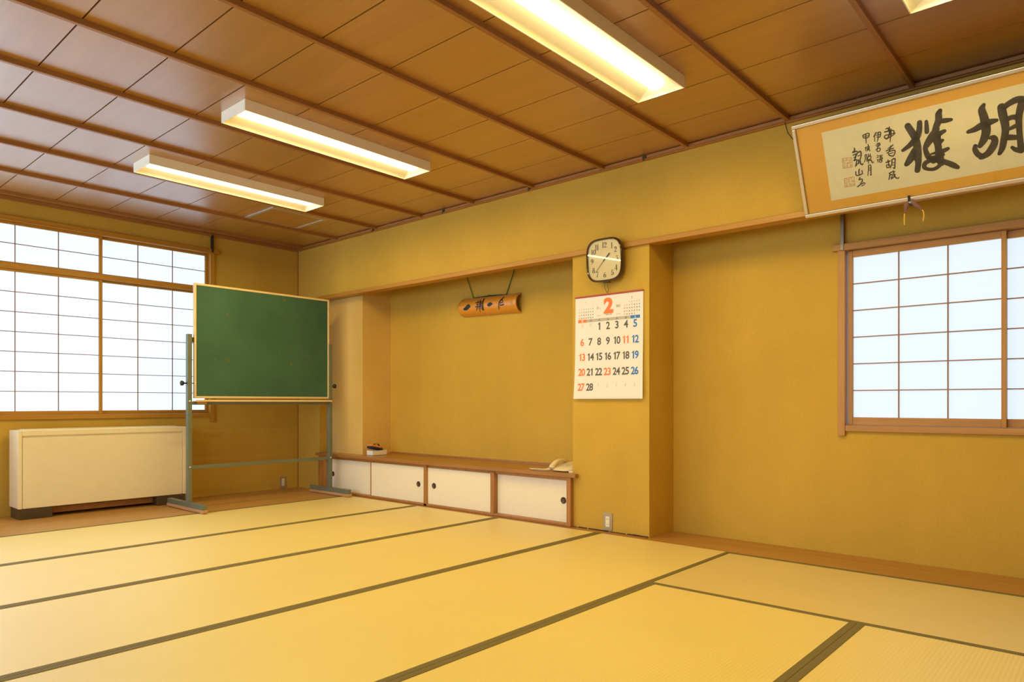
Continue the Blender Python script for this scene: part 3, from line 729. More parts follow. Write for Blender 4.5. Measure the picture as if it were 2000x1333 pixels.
# ================================================================== FAN COIL UNIT
M['cream'] = plain('cream_enamel', (.80, .72, .52), .35, var=.02, coat=.2)
M['kick'] = plain('dark_brown_steel', (.065, .042, .02), .5)
t = thing('fan_coil_heater', 'cream metal heater cabinet on dark feet under the far window', 'heater', (2.13, 6.47, 0))
fx0, fx1, fy0, fy1, fz0, fz1 = 1.494, 2.765, 6.347, 6.60, .083, .685
b = MB(); b.box((fx0, fy0 + .014, fz0), (fx1, fy1, fz1), .008, 3)
b.box((fx0, fy0, fz0), (fx0 + .028, fy0 + .016, fz1), .004).box((fx1 - .034, fy0, fz0), (fx1, fy0 + .016, fz1), .004).box((fx0 + .028, fy0, fz1 - .042), (fx1 - .034, fy0 + .016, fz1), .004)
b.build('casing', M['cream'], t)
b = MB(); b.box((fx0 + .0305, fy0 + .002, fz0 + .001), (fx1 - .0365, fy0 + .0135, fz1 - .056), .003); b.build('front_panel', M['cream'], t)
b = MB(); b.box((fx0 + .05, 6.40, fz1 - .001), (fx1 - .05, 6.56, fz1 + .004), .001)
for k in range(14): b.box((fx0 + .06, 6.41 + k * .0105, fz1 + .003), (fx1 - .06, 6.414 + k * .0105, fz1 + .007))
b.build('air_grille', M['cream'], t)
for a, c in ((fx0 + .008, 1.724), (2.51, fx1 - .008)):
    b = MB(); b.box((a, fy0 + .006, 0), (c, fy1 - .01, fz0), .004); b.build('foot', M['kick'], t)
b = MB(); b.box((1.724, 6.43, .022), (2.51, 6.445, .07), .002); b.build('pipe_cover', M['shelfY'], t)

# ================================================================== BLACKBOARD
M['green'] = None
m, nt, p = new_mat('green_slate')
v = coords(nt)
c = ramp(nt, noise(nt, v, 2.2, 4), [(.3, (.040, .106, .080)), (.7, (.053, .140, .104))])
smear = noise(nt, coords(nt, (.6, 1, 2.2)), 5.5, 5, .6)
c = mixc(nt, ramp(nt, smear, [(.52, (0, 0, 0)), (.8, (.2, .2, .2))]), c, (.09, .165, .11))
spots = noise(nt, v, 17, 2, .4)
c = mixc(nt, ramp(nt, spots, [(.735, (0, 0, 0)), (.76, (.75, .75, .75))]), c, (.17, .14, .045))
lnk(nt, c, p.inputs['Base Color']); p.inputs['Roughness'].default_value = .62; p.inputs['Specular IOR Level'].default_value = .3
M['green'] = m
M['stand'] = plain('grey_green_steel', (.17, .20, .165), .4, .25, var=.05)
M['palewood'] = wood('pale_wood_edge', (.70, .53, .30), (.82, .66, .42), 0, rough=.45)
M['footwood'] = wood('foot_wood', (.42, .22, .10), (.58, .34, .17), 1, rough=.5)
M['steelpin'] = plain('pale_steel', (.62, .58, .52), .3, .8)
BY = 5.875
bx0, bx1, bz0, bz1 = 2.618, 3.934, .937, 1.906
t = thing('blackboard', 'green chalkboard on a grey-green metal stand in front of the far window corner', 'blackboard', (3.27, BY, 0))
b = MB(); b.box((bx0 + .016, BY - .008, bz0 + .016), (bx1 - .016, BY + .012, bz1 - .016)); bd = b.build('writing_surface', M['green'], t)
b = MB()
b.box((bx0, BY - .013, bz0), (bx0 + .018, BY + .016, bz1), .003).box((bx1 - .018, BY - .013, bz0), (bx1, BY + .016, bz1), .003)
b.box((bx0 + .018, BY - .013, bz1 - .018), (bx1 - .018, BY + .016, bz1), .003).box((bx0 + .018, BY - .013, bz0), (bx1 - .018, BY + .016, bz0 + .018), .003)
b.build('board_frame', M['palewood'], t)
xL, xR = 2.560, 3.957; pw_ = .018
for xc, sgn in ((xL + .018, -1), (xR - .012, 1)):
    b = MB(); b.box((xc - pw_, BY - .021, .07), (xc + pw_, BY + .021, 1.473), .003); po = b.build('post', M['stand'], t)
    b = MB(); b.lathe((xc, BY - .021, .912), (0, -1, 0), [(.0, .009), (.007, .009), (.0105, .004), (.011, 0)], 14); b.build('bolt', M['steelpin'], po)
    b = MB(); b.lathe((xc, BY - .021, .362), (0, -1, 0), [(.0, .007), (.006, .007), (.009, .003), (.0095, 0)], 14); b.build('bolt', M['steelpin'], po)
    b = MB(); o = Vector((xc + sgn * pw_, BY, 1.062))
    b.lathe(o, (sgn, 0, 0), [(.006, 0), (.006, .02), (.016, .026), (.021, .034), (.021, .046), (.015, .051), (0, .051)], 18); b.build('clamp_knob', M['black'], po)
    be = bx0 if sgn < 0 else bx1
    b = MB(); b.tube([(xc - sgn * pw_, BY, 1.062), (be, BY, 1.062)], .004, 10); b.build('clamp_pin', M['brownmetal'], po)
    b = MB(); b.box((min(xc - sgn * pw_, be), BY - .01, 1.405), (max(xc - sgn * pw_, be), BY + .01, 1.447)); b.build('pivot_block', M['brownmetal'], po)
    fy_a, fy_b = (5.575, 6.265) if sgn < 0 else (5.535, 6.205)
    b = MB(); b.box((xc - .019, fy_a + .012, .03), (xc + .019, fy_b - .012, .072), .002); ft = b.build('foot', M['stand'], t)
    b = MB(); b.box((xc - .023, fy_a, .0025), (xc + .023, fy_b, .031), .007, 2); b.build('foot_runner', M['footwood'], ft)
b = MB(); b.box((xL + .036, BY - .008, .343), (xR - .03, BY + .010, .372), .002); b.build('lower_rail', M['stand'], t)
b = MB(); b.box((xL + .036, BY - .014, .882), (xR - .03, BY + .018, .908), .002); b.build('upper_rail', M['stand'], t)
b = MB(); b.box((bx0 - .005, BY - .05, .908), (bx1 + .006, BY + .012, .914), .002).box((bx0 - .005, BY - .056, .908), (bx1 + .006, BY - .048, .924), .002)
b.build('chalk_tray', M['palewood'], t)
b = MB(); b.box((bx0 + .02, BY - .03, .888), (bx0 + .10, BY - .0145, .9075), .002); b.build('tray_bracket', M['footwood'], t)

# ================================================================== OUTLETS
M['plate'] = plain('outlet_plate', (.42, .34, .26), .4, .3)
M['ivory'] = plain('ivory_plastic', (.82, .76, .58), .4, var=.02)
def outlet(P, label, loc):
    t = thing('wall_outlet', label, 'outlet', loc)
    b = MB(); b.box((-.037, 0, .0), (.037, .006, .120), .0015, fn=P); b.build('cover_plate', M['plate'], t)
    b = MB(); b.box((-.0155, .005, .024), (.0155, .008, .096), .001, fn=P); s = b.build('socket', M['ivory'], t)
    for z in (.040, .078):
        for u in (-.006, .006):
            MB().box((u - .0012, .0079, z - .004), (u + .0012, .0083, z + .004), fn=P).build('slot', M['black'], s)
    return t
outlet(lambda v: (XW - v[1], 2.716 + v[0], .013 + v[2]), 'wall outlet low on the pillar below the calendar', (XW, 2.716, .013))
outlet(lambda v: (3.90 + v[0], YF - v[1], .006 + v[2]), 'wall outlet near the floor on the far wall, seen under the blackboard', (3.90, YF, .006))

# ================================================================== FRAMED CALLIGRAPHY
M['frame'] = plain('pale_gold_aluminium', (.64, .56, .44), .32, .8, var=.03)
M['silk'] = plain('orange_silk', (.95, .50, .032), .6, var=.03, scale=90)
M['rice'] = plain('rice_paper', (.98, .87, .50), .85, var=.03, scale=25)
M['ink'] = plain('sumi_ink', (.075, .050, .022), .7, var=.35, scale=30)
M['seal'] = plain('seal_red', (.74, .32, .13), .8, var=.15, scale=200)
M['glass'] = pane('picture_glass', 1.35)
M['cord'] = plain('black_cord', (.02, .018, .016), .7)
BL = Vector((4.030, 1.361, 1.936)); UP = (Vector((3.806, 1.361, 2.386)) - BL).normalized(); NO = Vector((-UP.z, 0, UP.x))
FL, FH = 1.37, .503
Q = lambda s, t_, o=0.0: BL + Vector((0, -1, 0)) * s + UP * t_ + NO * o
QV = lambda v: Q(v[0], v[1], v[2])
t = thing('framed_calligraphy', 'large framed brush calligraphy with orange silk mount leaning out above the recess window', 'framed picture', tuple(Q(FL / 2, 0)))
b = MB(); fw = .020
for a, c in (((0, 0), (FL, fw)), ((0, FH - fw), (FL, FH)), ((0, fw), (fw, FH - fw)), ((FL - fw, fw), (FL, FH - fw))):
    b.box((a[0], a[1], -.016), (c[0], c[1], .010), .004, 3, fn=QV)
b.build('frame', M['frame'], t)
b = MB(); b.box((.006, .006, -.014), (FL - .006, FH - .006, -.008), fn=QV); b.build('backing_board', M['footwood'], t)
b = MB(); b.box((fw - .004, fw - .004, -.008), (FL - fw + .004, FH - fw + .004, -.003), fn=QV); b.build('silk_mount', M['silk'], t)
b = MB(); b.box((.145, .070, -.003), (FL - .145, .432, -.0022), fn=QV); sh = b.build('paper_sheet', M['rice'], t)
b = MB()
for st in BIG: b.brush(st, Q, -.0020)
for st in SMALL: b.brush([(x, y, r * 1.25) for x, y, r in st], Q, -.0020)
b.build('brush_writing', M['ink'], sh)
rnd = random.Random(4)
for (c0, c1, c2, c3) in (((.2276, .2783), (.2731, .2738), (.2707, .2246), (.2264, .2276)), ((.2245, .174), (.272, .1741), (.2709, .1277), (.2224, .1282))):
    b = MB()
    for p_, q_ in ((c0, c1), (c1, c2), (c2, c3), (c3, c0)): b.brush([(*p_, .0013), (*q_, .0013)], Q, -.0020)
    for i in range(3):
        for j in range(3):
            u = c0[0] + .008 + i * .0145; w_ = c3[1] + .009 + j * .0145
            for _ in range(3):
                x0_, y0_ = u + rnd.uniform(-.005, .005), w_ + rnd.uniform(-.005, .005)
                dx, dy = ((.005, 0), (0, .005))[rnd.randrange(2)]
                b.brush([(x0_ - dx, y0_ - dy, .0009), (x0_ + dx, y0_ + dy, .0009)], Q, -.0020)
    b.build('red_seal', M['seal'], sh)
b = MB(); b.box((fw - .003, fw - .003, .000), (FL - fw + .003, FH - fw + .003, .002), fn=QV); b.build('glass_pane', M['glass'], t)
b = MB(); b.tube([(4.032, 1.478, 2.505), (4.00, 1.45, 2.43), tuple(Q(.03, .36, -.018)), tuple(Q(.12, .34, -.018))], .0022, 8); b.build('hanging_cord', M['cord'], t)

# tassel on the lower edge of the frame
M['leather'] = plain('purple_brown_cloth', (.22, .105, .10), .75, var=.2, scale=160)
M['gold'] = plain('yellow_silk_cord', (.80, .50, .06), .6)
M['bluegrey'] = plain('blue_grey_felt', (.33, .42, .46), .7)
t = thing('frame_tassel', 'brown two-lobed cloth tassel with yellow cords clipped under the framed calligraphy', 'tassel', tuple(Q(.519, 0, .012)))
b = MB(); b.box((.512, -.006, .010), (.524, .029, .013), .001, fn=QV).box((.512, -.008, -.020), (.524, -.004, .013), .001, fn=QV).box((.517, -.026, .004), (.533, -.006, .016), .003, fn=QV)
b.build('clip', M['black'], t)
b = MB(); b.prism([(.512, -.002), (.521, -.011), (.529, -.010), (.526, .000)], .014, .018, fn=QV); b.build('felt_tab', M['bluegrey'], t)
def lobe(p, n=12):
    b = MB(); P_ = smooth_path(p, 5); rings = []
    m = len(P_)
    for i, (x, y, r) in enumerate(P_):
        x0_, y0_, _ = P_[max(i - 1, 0)]; x1_, y1_, _ = P_[min(i + 1, m - 1)]
        d = math.hypot(x1_ - x0_, y1_ - y0_); nx, ny = -(y1_ - y0_) / d, (x1_ - x0_) / d
        rings.append([Q(x + nx * r * math.cos(2 * PI * k / n), y + ny * r * math.cos(2 * PI * k / n), .018 + .45 * r * math.sin(2 * PI * k / n)) for k in range(n)])
    vs = [v_ for rg in rings for v_ in rg]
    b.faces(vs, [(i * n + k, i * n + (k + 1) % n, (i + 1) * n + (k + 1) % n, (i + 1) * n + k) for i in range(m - 1) for k in range(n)], smooth=True)
    return b
for lp, cp in (([(.513, -.001, .002), (.5065, -.011, .0105), (.4985, -.040, .0075), (.4925, -.0585, .0012)], [(.4925, -.058, .018), (.490, -.075, .019), (.488, -.097, .020), (.4868, -.1155, .020)]),
               ([(.525, .008, .0012), (.5374, -.009, .0105), (.5548, -.031, .0095), (.5725, -.054, .0012)], [(.572, -.053, .018), (.5775, -.064, .019), (.578, -.085, .020), (.5715, -.111, .020)])):
    lb = lobe(lp).build('cloth_lobe', M['leather'], t)
    b = MB(); b.tube([tuple(Q(*c_)) for c_ in smooth_path(cp, 4)], .0032, 8); b.build('yellow_cord', M['gold'], lb)

# ================================================================== CLOCK
M['clockbody'] = plain('dark_brown_plastic', (.052, .020, .014), .18, var=.05, coat=.5)
M['dial'] = plain('ivory_dial', (.95, .80, .42), .7, var=.02)
M['dark'] = plain('dark_print', (.07, .055, .035), .6)
CY, CZ, CXF, CXB = 2.700, 1.882, 3.996, 4.0515
cw, ch = .1435, .150
def squircle(w, h, n=72, e=3.6, r=0):
    out = []
    for k in range(n):
        a = 2 * PI * k / n; c_, s_ = math.cos(a), math.sin(a)
        out.append((math.copysign(abs(c_) ** (2 / e), c_) * w, math.copysign(abs(s_) ** (2 / e), s_) * h))
    return out
CK = lambda u, w_, o=0.0: Vector((CXF + .014 - o, CY - u, CZ + w_))      # u to the right, w up, o towards the room from the dial
t = thing('wall_clock', 'dark brown rounded-square wall clock with ivory dial above the calendar', 'clock', (CXB, CY, CZ))
b = MB()
loops = [(cw - .016, ch - .016, CXB), (cw - .006, ch - .006, CXB - .004), (cw - .001, ch - .001, CXB - .02), (cw, ch, CXF + .012), (cw - .003, ch - .003, CXF + .003), (cw - .008, ch - .008, CXF), (cw - .0125, ch - .0125, CXF + .003), (cw - .014, ch - .014, CXF + .015)]
vs = []; n = 72
for w_, h_, x in loops: vs += [(x, CY - u, CZ + v_) for u, v_ in squircle(w_, h_, n)]
fs = [(i * n + k, i * n + (k + 1) % n, (i + 1) * n + (k + 1) % n, (i + 1) * n + k) for i in range(len(loops) - 1) for k in range(n)]
fs.append(tuple(range(n)))
b.faces(vs, fs, smooth=True); b.build('case', M['clockbody'], t, smooth_angle=50)
b = MB(); sq = squircle(cw - .0135, ch - .0135, n)
b.faces([tuple(CK(u, v_, .0)) for u, v_ in sq] + [tuple(CK(u, v_, -.004)) for u, v_ in sq], [tuple(range(n)), tuple(range(2 * n - 1, n - 1, -1))] + [(k, (k + 1) % n, n + (k + 1) % n, n + k) for k in range(n)])
b.build('dial', M['dial'], t)
def arc(cx, cy, rx, ry, a0, a1, thin, thick, n=9):
    return [(cx + rx * math.cos(math.radians(a0 + (a1 - a0) * k / n)), cy + ry * math.sin(math.radians(a0 + (a1 - a0) * k / n)),
             thin + (thick - thin) * abs(math.cos(math.radians(a0 + (a1 - a0) * k / n)))) for k in range(n + 1)]
T, K = .025, .085
DIG = {  # fat-and-thin numerals in a 0.6 x 1 box
 '0': [arc(.3, .5, .24, .48, 0, 360, T, K, 18)],
 '1': [[(.34, 0, K), (.34, 1, K)]],
 '2': [arc(.3, .72, .2, .25, 160, -40, T, K, 10) + [(.28, .35, .04), (.08, .06, T)], [(.05, .06, .06), (.55, .06, .06)], [(.1, .72, .07), (.12, .70, .07)]],
 '3': [[(.08, .94, .05), (.52, .94, .04)], [(.52, .94, T), (.26, .6, T)], arc(.28, .3, .24, .28, 100, -150, T, K, 12)],
 '4': [[(.44, 0, K), (.44, .98, K)], [(.44, .98, T), (.02, .3, T)], [(.02, .28, .04), (.62, .28, .04)]],
 '5': [[(.14, .94, .055), (.52, .94, .05)], [(.14, .94, T), (.11, .52, T)], arc(.29, .32, .23, .3, 140, -150, T, K, 12)],
 '6': [arc(.3, .3, .22, .28, 0, 360, T, K, 16), [(.5, .95, .05), (.3, .88, .04), (.13, .62, .07), (.08, .32, K)]],
 '7': [[(.06, .94, .06), (.56, .94, .04)], [(.56, .94, T), (.38, .55, .05), (.27, 0, K)]],
 '8': [arc(.3, .75, .18, .22, 0, 360, T, .06, 14), arc(.3, .27, .23, .26, 0, 360, T, K, 16)],
 '9': [arc(.3, .7, .22, .28, 0, 360, T, K, 16), [(.1, .05, .05), (.3, .12, .04), (.47, .38, .07), (.52, .68, K)]],
}
nh = .035
for hnum in range(1, 13):
    b = MB()
    a = math.radians(90 - 30 * hnum); c_, s_ = math.cos(a), math.sin(a)
    u, v_ = math.copysign(abs(c_) ** .72, c_) * .098, math.copysign(abs(s_) ** .72, s_) * .102
    st = str(hnum); wd = .64 * nh * (1 if len(st) == 1 else .9)
    for i, ch_ in enumerate(st):
        ox = u + (i - (len(st) - 1) / 2) * wd * (.72 if st == '11' else 1.0) - .3 * nh
        for s in DIG[ch_]:
            b.brush([(ox + x * nh * .92, v_ + (y - .5) * nh, r * nh * 1.12) for x, y, r in s], CK, .0002, .0003)
    b.build('numeral', M['dark'], t)

def hand(ang, r0, r1, w0, w1, o):
    a = math.radians(90 - ang); d = (math.cos(a), math.sin(a)); n_ = (-d[1], d[0])
    pl = [(d[0] * r0 + n_[0] * w0, d[1] * r0 + n_[1] * w0), (d[0] * r0 - n_[0] * w0, d[1] * r0 - n_[1] * w0), (d[0] * r1 - n_[0] * w1, d[1] * r1 - n_[1] * w1), (d[0] * r1 + n_[0] * w1, d[1] * r1 + n_[1] * w1)]
    return MB().prism(pl, o, o + .001, fn=lambda v: CK(v[0], v[1], v[2]))
hand(47, -.012, .060, .0042, .0050, .003).build('hour_hand', M['dark'], t)
hand(222, -.02, .110, .0018, .0010, .005).build('minute_hand', M['dark'], t)
# cover glass
GLU, GLV, GLX = 0, 0, .004
b = MB(); sq = squircle(cw - .0132, ch - .0132, n)
gp = lambda u, v_, o: (CXF + GLX + o + GLU * u + GLV * v_, CY - u, CZ + v_)
b.faces([gp(u, v_, 0) for u, v_ in sq] + [gp(u, v_, .0012) for u, v_ in sq], [tuple(range(n)), tuple(range(2 * n - 1, n - 1, -1))] + [(k, (k + 1) % n, n + (k + 1) % n, n + k) for k in range(n)])
b.build('cover_glass', M['glass'], t)
b = MB(); b.box((4.01, CY - .022, CZ - ch - .003), (4.045, CY + .022, CZ - ch + .006), .001); b.build('battery_flap', M['brownmetal'], t)
t.rotation_mode = 'QUATERNION'      # the clock hangs over the lintel and leans forward a little
t.rotation_quaternion = Vector((-1, 0, 0)).rotation_difference(Vector((-.997, -.051, -.047)))

# ================================================================== CALENDAR
M['white'] = plain('white_paper', (.84, .82, .79), .7, var=.01)
M['red'] = plain('red_binding', (.40, .022, .014), .35, var=.03)
M['pr_orange'] = plain('orange_print', (.90, .20, .045), .6, var=.02)
M['pr_dark'] = plain('dark_grey_print', (.11, .10, .085), .6, var=.02)
M['pr_blue'] = plain('blue_print', (.035, .185, .56), .6, var=.02)
M['pr_grey'] = plain('grey_print', (.60, .57, .48), .6, var=.02)
M['pr_band'] = plain('grey_band_print', (.50, .47, .38), .6, var=.02)
M['pr_pink'] = plain('faint_orange_print', (.86, .62, .47), .6, var=.02)
M['pr_line'] = plain('faint_rule_print', (.68, .66, .56), .6, var=.02)
CYL, CZT, CALW, CALH = 2.990, 1.656, .558, .729
def calx(t_):                                  # the sheets stand off the pillar a little at the bottom
    return 4.073 - .016 * max(0, t_ / CALH) ** 2.2
def CA(s, t_, o=0.0):                          # s from the left edge, t_ down from the top edge
    fl = .012 * max(0, (t_ - .45) / .28) ** 2   # corners spread towards the foot
    return Vector((calx(t_) - o, CYL - s - fl * (s / CALW - .62), CZT - t_))
CT = lambda x, y, o=0.0: CA(x, -y, o)
t = thing('wall_calendar', 'large white month calendar with red top strip hanging on the pillar', 'calendar', (4.07, CYL - CALW / 2, CZT - CALH))
b = MB(); ns, nt_ = 10, 30
top = [(CALW * i / ns, CALH * j / nt_) for j in range(nt_ + 1) for i in range(ns + 1)]
w_ = ns + 1
quads = [(j * w_ + i, j * w_ + i + 1, (j + 1) * w_ + i + 1, (j + 1) * w_ + i) for j in range(nt_) for i in range(ns)]
vs = [tuple(CA(s, t_, .0)) for s, t_ in top] + [tuple(CA(s, t_, -.004)) for s, t_ in top]; N = len(top)
rim = [j * w_ for j in range(nt_ + 1)] + [nt_ * w_ + i for i in range(1, ns + 1)] + [j * w_ + ns for j in range(nt_ - 1, -1, -1)] + [i for i in range(ns - 1, 0, -1)]
fs = quads + [tuple(N + i for i in q[::-1]) for q in quads] + [(rim[k], rim[(k + 1) % len(rim)], N + rim[(k + 1) % len(rim)], N + rim[k]) for k in range(len(rim))]
b.faces(vs, fs, smooth=False); sheet = b.build('paper_pad', M['white'], t, smooth_angle=30)
b = MB(); b.box((4.0665, CYL - CALW, CZT - .009), (4.0785, CYL, CZT + .001), .001); b.build('binding_strip', M['red'], t)
PM = [M['pr_dark'], M['pr_orange'], M['pr_blue'], M['pr_grey'], M['pr_band'], M['pr_pink'], M['pr_line'], M['white']]
DK, OR, BL_, GR, BD, PK, LN, WH = range(8)
b = MB(); OFF = .0007
def rect(s0, t0, s1, t1, mi, o=OFF):
    k = max(1, int(abs(t1 - t0) / .03)); ks = max(1, int(abs(s1 - s0) / .06))
    for j in range(k):
        for i in range(ks):
            a, c = t0 + (t1 - t0) * j / k, t0 + (t1 - t0) * (j + 1) / k
            e, g = s0 + (s1 - s0) * i / ks, s0 + (s1 - s0) * (i + 1) / ks
            b.faces([CA(e, a, o), CA(g, a, o), CA(g, c, o), CA(e, c, o)], [(0, 1, 2, 3)], mi)
G0, GW = .025, .0727
cx = lambda k: G0 + GW * (k + .5)
rect(.025, .165, .534, .186, BD)
rect(.025, .165, .025 + GW, .186, OR, OFF + .0002); rect(.534 - GW, .165, .534, .186, BL_, OFF + .0002)
for k, ch_ in enumerate('日月火水木金土'):
    b.text(ch_, CT, cx(k), -.1755, .0125, 1.2, .008, WH if k in (0, 6) else DK, OFF + .0004)
for k in range(1, 7): rect(G0 + GW * k - .0004, .186, G0 + GW * k + .0004, .718, LN)
for r in range(1, 5): rect(.025, .186 + .1065 * r - .0004, .534, .186 + .1065 * r + .0004, LN)
for s in (.025, .534): rect(s - .0006, .186, s + .0006, .719, LN)
rect(.025, .718, .534, .7195, GR)
day = 1
for r in range(5):
    for k in range(7):
        tc = -(.2195 + .1065 * r)
        if r == 0 and k < 2:
            b.digits(('30', '31')[k], CT, cx(k), -.207, .026, .75, .0, PK if k == 0 else GR, OFF); continue
        if day > 28:
            n_ = day - 28; day += 1
            b.digits(str(n_), CT, cx(k), tc + .012, .026, .9, .0, GR, OFF); continue
        col = OR if (k == 0 or day in (11, 23)) else (BL_ if k == 6 else DK)
        b.digits(str(day), CT, cx(k), tc, .052, .90 if day > 9 else .95, .026, col, OFF)
        rect(cx(k) - .017, -tc + .033, cx(k) - .004, -tc + .0345, LN); rect(cx(k) + .001, -tc + .033, cx(k) + .019, -tc + .0345, LN)
        day += 1
b.text('2', CT, .2825, -.081, .102, 1.08, .05, OR, OFF)
b.digits('2022', CT, .361, -.090, .0165, .85, .0, DK, OFF)
b.digits('21', CT, .194, -.091, .0165, .85, .0, DK, OFF)
rect(.210, .093, .219, .099, GR)

for i_, ch_ in enumerate('令和4年'): b.text(ch_, CT, .284 + (i_ - 1.5) * .0135, -.1425, .0098, 1, .008, DK, OFF)
rect(.186, .143, .218, .148, GR); rect(.349, .143, .381, .148, GR)
def mini(s0, t0, title, first, ndays, reds):
    b.text(title, CT, s0 + .068, -(t0 - .012), .0135, 1, .01, DK, OFF)
    for d in range(1, ndays + 1):
        q = first + d - 1; r, k = divmod(q, 7)
        col = OR if (k == 0 or d in reds) else (BL_ if k == 6 else DK)
        if r > 4:
            b.digits(str(d), CT, s0 + .0195 * (k + .5) + .004, -(t0 + .006 + .0208 * 4 + .015), .006, .8, .0, col, OFF)
        else:
            b.digits(str(d), CT, s0 + .0195 * (k + .5), -(t0 + .006 + .0208 * (r + .5)), .0092, .9, .022, col, OFF)
    for k in range(7): rect(s0 + .0195 * (k + .5) - .002, t0 + .001, s0 + .0195 * (k + .5) + .002, t0 + .004, GR)
mini(.025, .054, '1', 6, 31, (1, 10))
mini(.403, .054, '3', 2, 31, (21,))
b.build('printed_dates', PM, sheet)
M['string'] = plain('dark_string', (.10, .08, .05), .7)
b = MB(); ym = CYL - CALW / 2
b.tube([tuple(p) for p in smooth_path([(4.058, ym - .006, 1.736), (4.058, ym - .005, 1.705), (4.060, ym - .012, 1.685), (4.064, ym - .002, 1.662)], 5)], .0016, 8)
b.tube([tuple(p) for p in smooth_path([(4.058, ym + .016, 1.736), (4.058, ym + .018, 1.705), (4.060, ym + .013, 1.685), (4.064, ym + .001, 1.662)], 5)], .0016, 8)
b.build('hanging_string', M['string'], t)

# ================================================================== BAMBOO PLAQUE
M['bamboo'] = wood('smoked_bamboo', (.58, .22, .02), (.72, .32, .04), 1, rough=.3, grain=18, b=.02, coat=.3)
M['bamboo_in'] = plain('bamboo_inside', (.20, .09, .03), .8)
M['green_cord'] = plain('green_cord', (.02, .085, .03), .7)
t = thing('bamboo_plaque', 'split bamboo plaque with four brush characters hanging by green cord in the alcove', 'plaque', (XA, 4.24, 1.76))
def bz(y): return 1.760 + (y - 4.24) * .021
def brad(y):
    e = abs(y - 4.225) / .375
    r = .083 + .0045 * math.exp(-((y - 4.245) / .010) ** 2) - .003 * math.exp(-((y - 4.262) / .008) ** 2) + .004 * math.exp(-((y - 3.905) / .016) ** 2)
    d = (4.607 - y)
    if d < .05: r -= .020 * (1 - d / .05) ** 2
    return r
n, m = 20, 44
b = MB(); vs = []
for i in range(m + 1):
    y = 3.884 + (4.607 - 3.884) * i / m
    for k in range(n + 1):
        a = -PI / 2 + PI * k / n; r = brad(y); vs.append((XA - .003 - r * math.cos(a) * .93, y, bz(y) + r * math.sin(a)))
    for k in range(n + 1):
        a = -PI / 2 + PI * k / n; r = brad(y) - .011; vs.append((XA - .003 - max(0, r * math.cos(a) * .93), y, bz(y) + r * math.sin(a)))
W = 2 * (n + 1); fs = []; inner = []
for i in range(m):
    for k in range(n):
        fs.append((i * W + k, i * W + k + 1, (i + 1) * W + k + 1, (i + 1) * W + k))
        o = n + 1; inner.append((i * W + o + k, (i + 1) * W + o + k, (i + 1) * W + o + k + 1, i * W + o + k + 1))
    for k in (0, n): fs.append((i * W + k, (i + 1) * W + k, (i + 1) * W + n + 1 + k, i * W + n + 1 + k))
for k in range(n): fs.append((k, k + 1, n + 2 + k, n + 1 + k))
e0 = m * W; fs.append(tuple(e0 + k for k in range(n + 1)))
V2 = [b.bm.verts.new(v) for v in vs]
for f_, mi_ in [(f_, 0) for f_ in fs] + [(f_, 1) for f_ in inner]:
    try:
        q = b.bm.faces.new([V2[i] for i in f_]); q.material_index = mi_; q.smooth = True
    except ValueError: pass
half = b.build('bamboo_half', [M['bamboo'], M['bamboo_in']], t, smooth_angle=40)
def BB(y, z, o=0.0):
    r = brad(y); a = math.asin(max(-.99, min(.99, (z - bz(y)) / r)))
    rr = r + o
    return Vector((XA - .003 - rr * math.cos(a) * .93, y, bz(y) + rr * math.sin(a)))
M['black_ink'] = plain('black_lacquer_ink', (.015, .014, .016), .35)
for i0, i1 in ((0, 1), (1, 11), (11, 12), (12, 17)):
    b = MB()
    for st in BAMBOO[i0:i1]: b.brush([(x, bz(x) + (y - bz(x)) * .92 - .001, r_ * 1.15) for x, y, r_ in st], BB, .0008)
    b.build('brush_character', M['black_ink'], half)
b = MB()
pL, pR = (XA - .012, 4.452, bz(4.45) + .083), (XA - .012, 4.052, bz(4.05) + .083)
b.tube([(XA - .012, 4.60, 2.20), pL], .0030, 8); b.tube([(XA - .012, 3.885, 2.20), pR], .0036, 8)
b.tube([pL, (XA - .016, 4.25, bz(4.25) + .089), pR], .0042, 8)
b.tube([(XA - .014, 4.262, bz(4.262) + .086), (XA - .030, 4.262, bz(4.262) + .074), (XA - .040, 4.268, bz(4.262) + .062)], .003, 8)
b.lathe((XA - .018, 4.25, bz(4.25) + .09), (0, 1, 0), [(0, -.018), (.006, -.012), (.0065, .008), (0, .016)], 10)
b.build('hanging_cord', M['green_cord'], t)

# ================================================================== TELEPHONE
SZ = .387
M['phone'] = plain('cream_plastic', (.80, .70, .46), .35, var=.02)
M['phone_btn'] = plain('grey_keys', (.55, .50, .40), .5)
t = thing('telephone', 'cream corded push-button telephone on the pillar end of the wooden shelf', 'telephone', (4.21, 3.17, SZ))
b = MB()
def loft(secs, n=28, e=3.2):
    rings = []
    for x, y, z, hx, hy, tilt in secs:
        rings.append([(x + u, y + v_, z + tilt * u) for u, v_ in squircle(hx, hy, n, e)])
    vs = [p_ for r in rings for p_ in r]
    fs = [(i * n + k, i * n + (k + 1) % n, (i + 1) * n + (k + 1) % n, (i + 1) * n + k) for i in range(len(rings) - 1) for k in range(n)]
    fs += [tuple(range(n - 1, -1, -1)), tuple(range((len(rings) - 1) * n, len(rings) * n))]
    return vs, fs
vs, fs = loft([(4.205, 3.155, SZ + .003, .098, .085, 0), (4.205, 3.155, SZ + .012, .110, .100, .02), (4.205, 3.155, SZ + .030, .110, .100, .13), (4.207, 3.155, SZ + .042, .104, .094, .19), (4.209, 3.155, SZ + .047, .090, .080, .21)])
b.faces(vs, fs, smooth=True); base = b.build('base', M['phone'], t, smooth_angle=40)
b = MB()
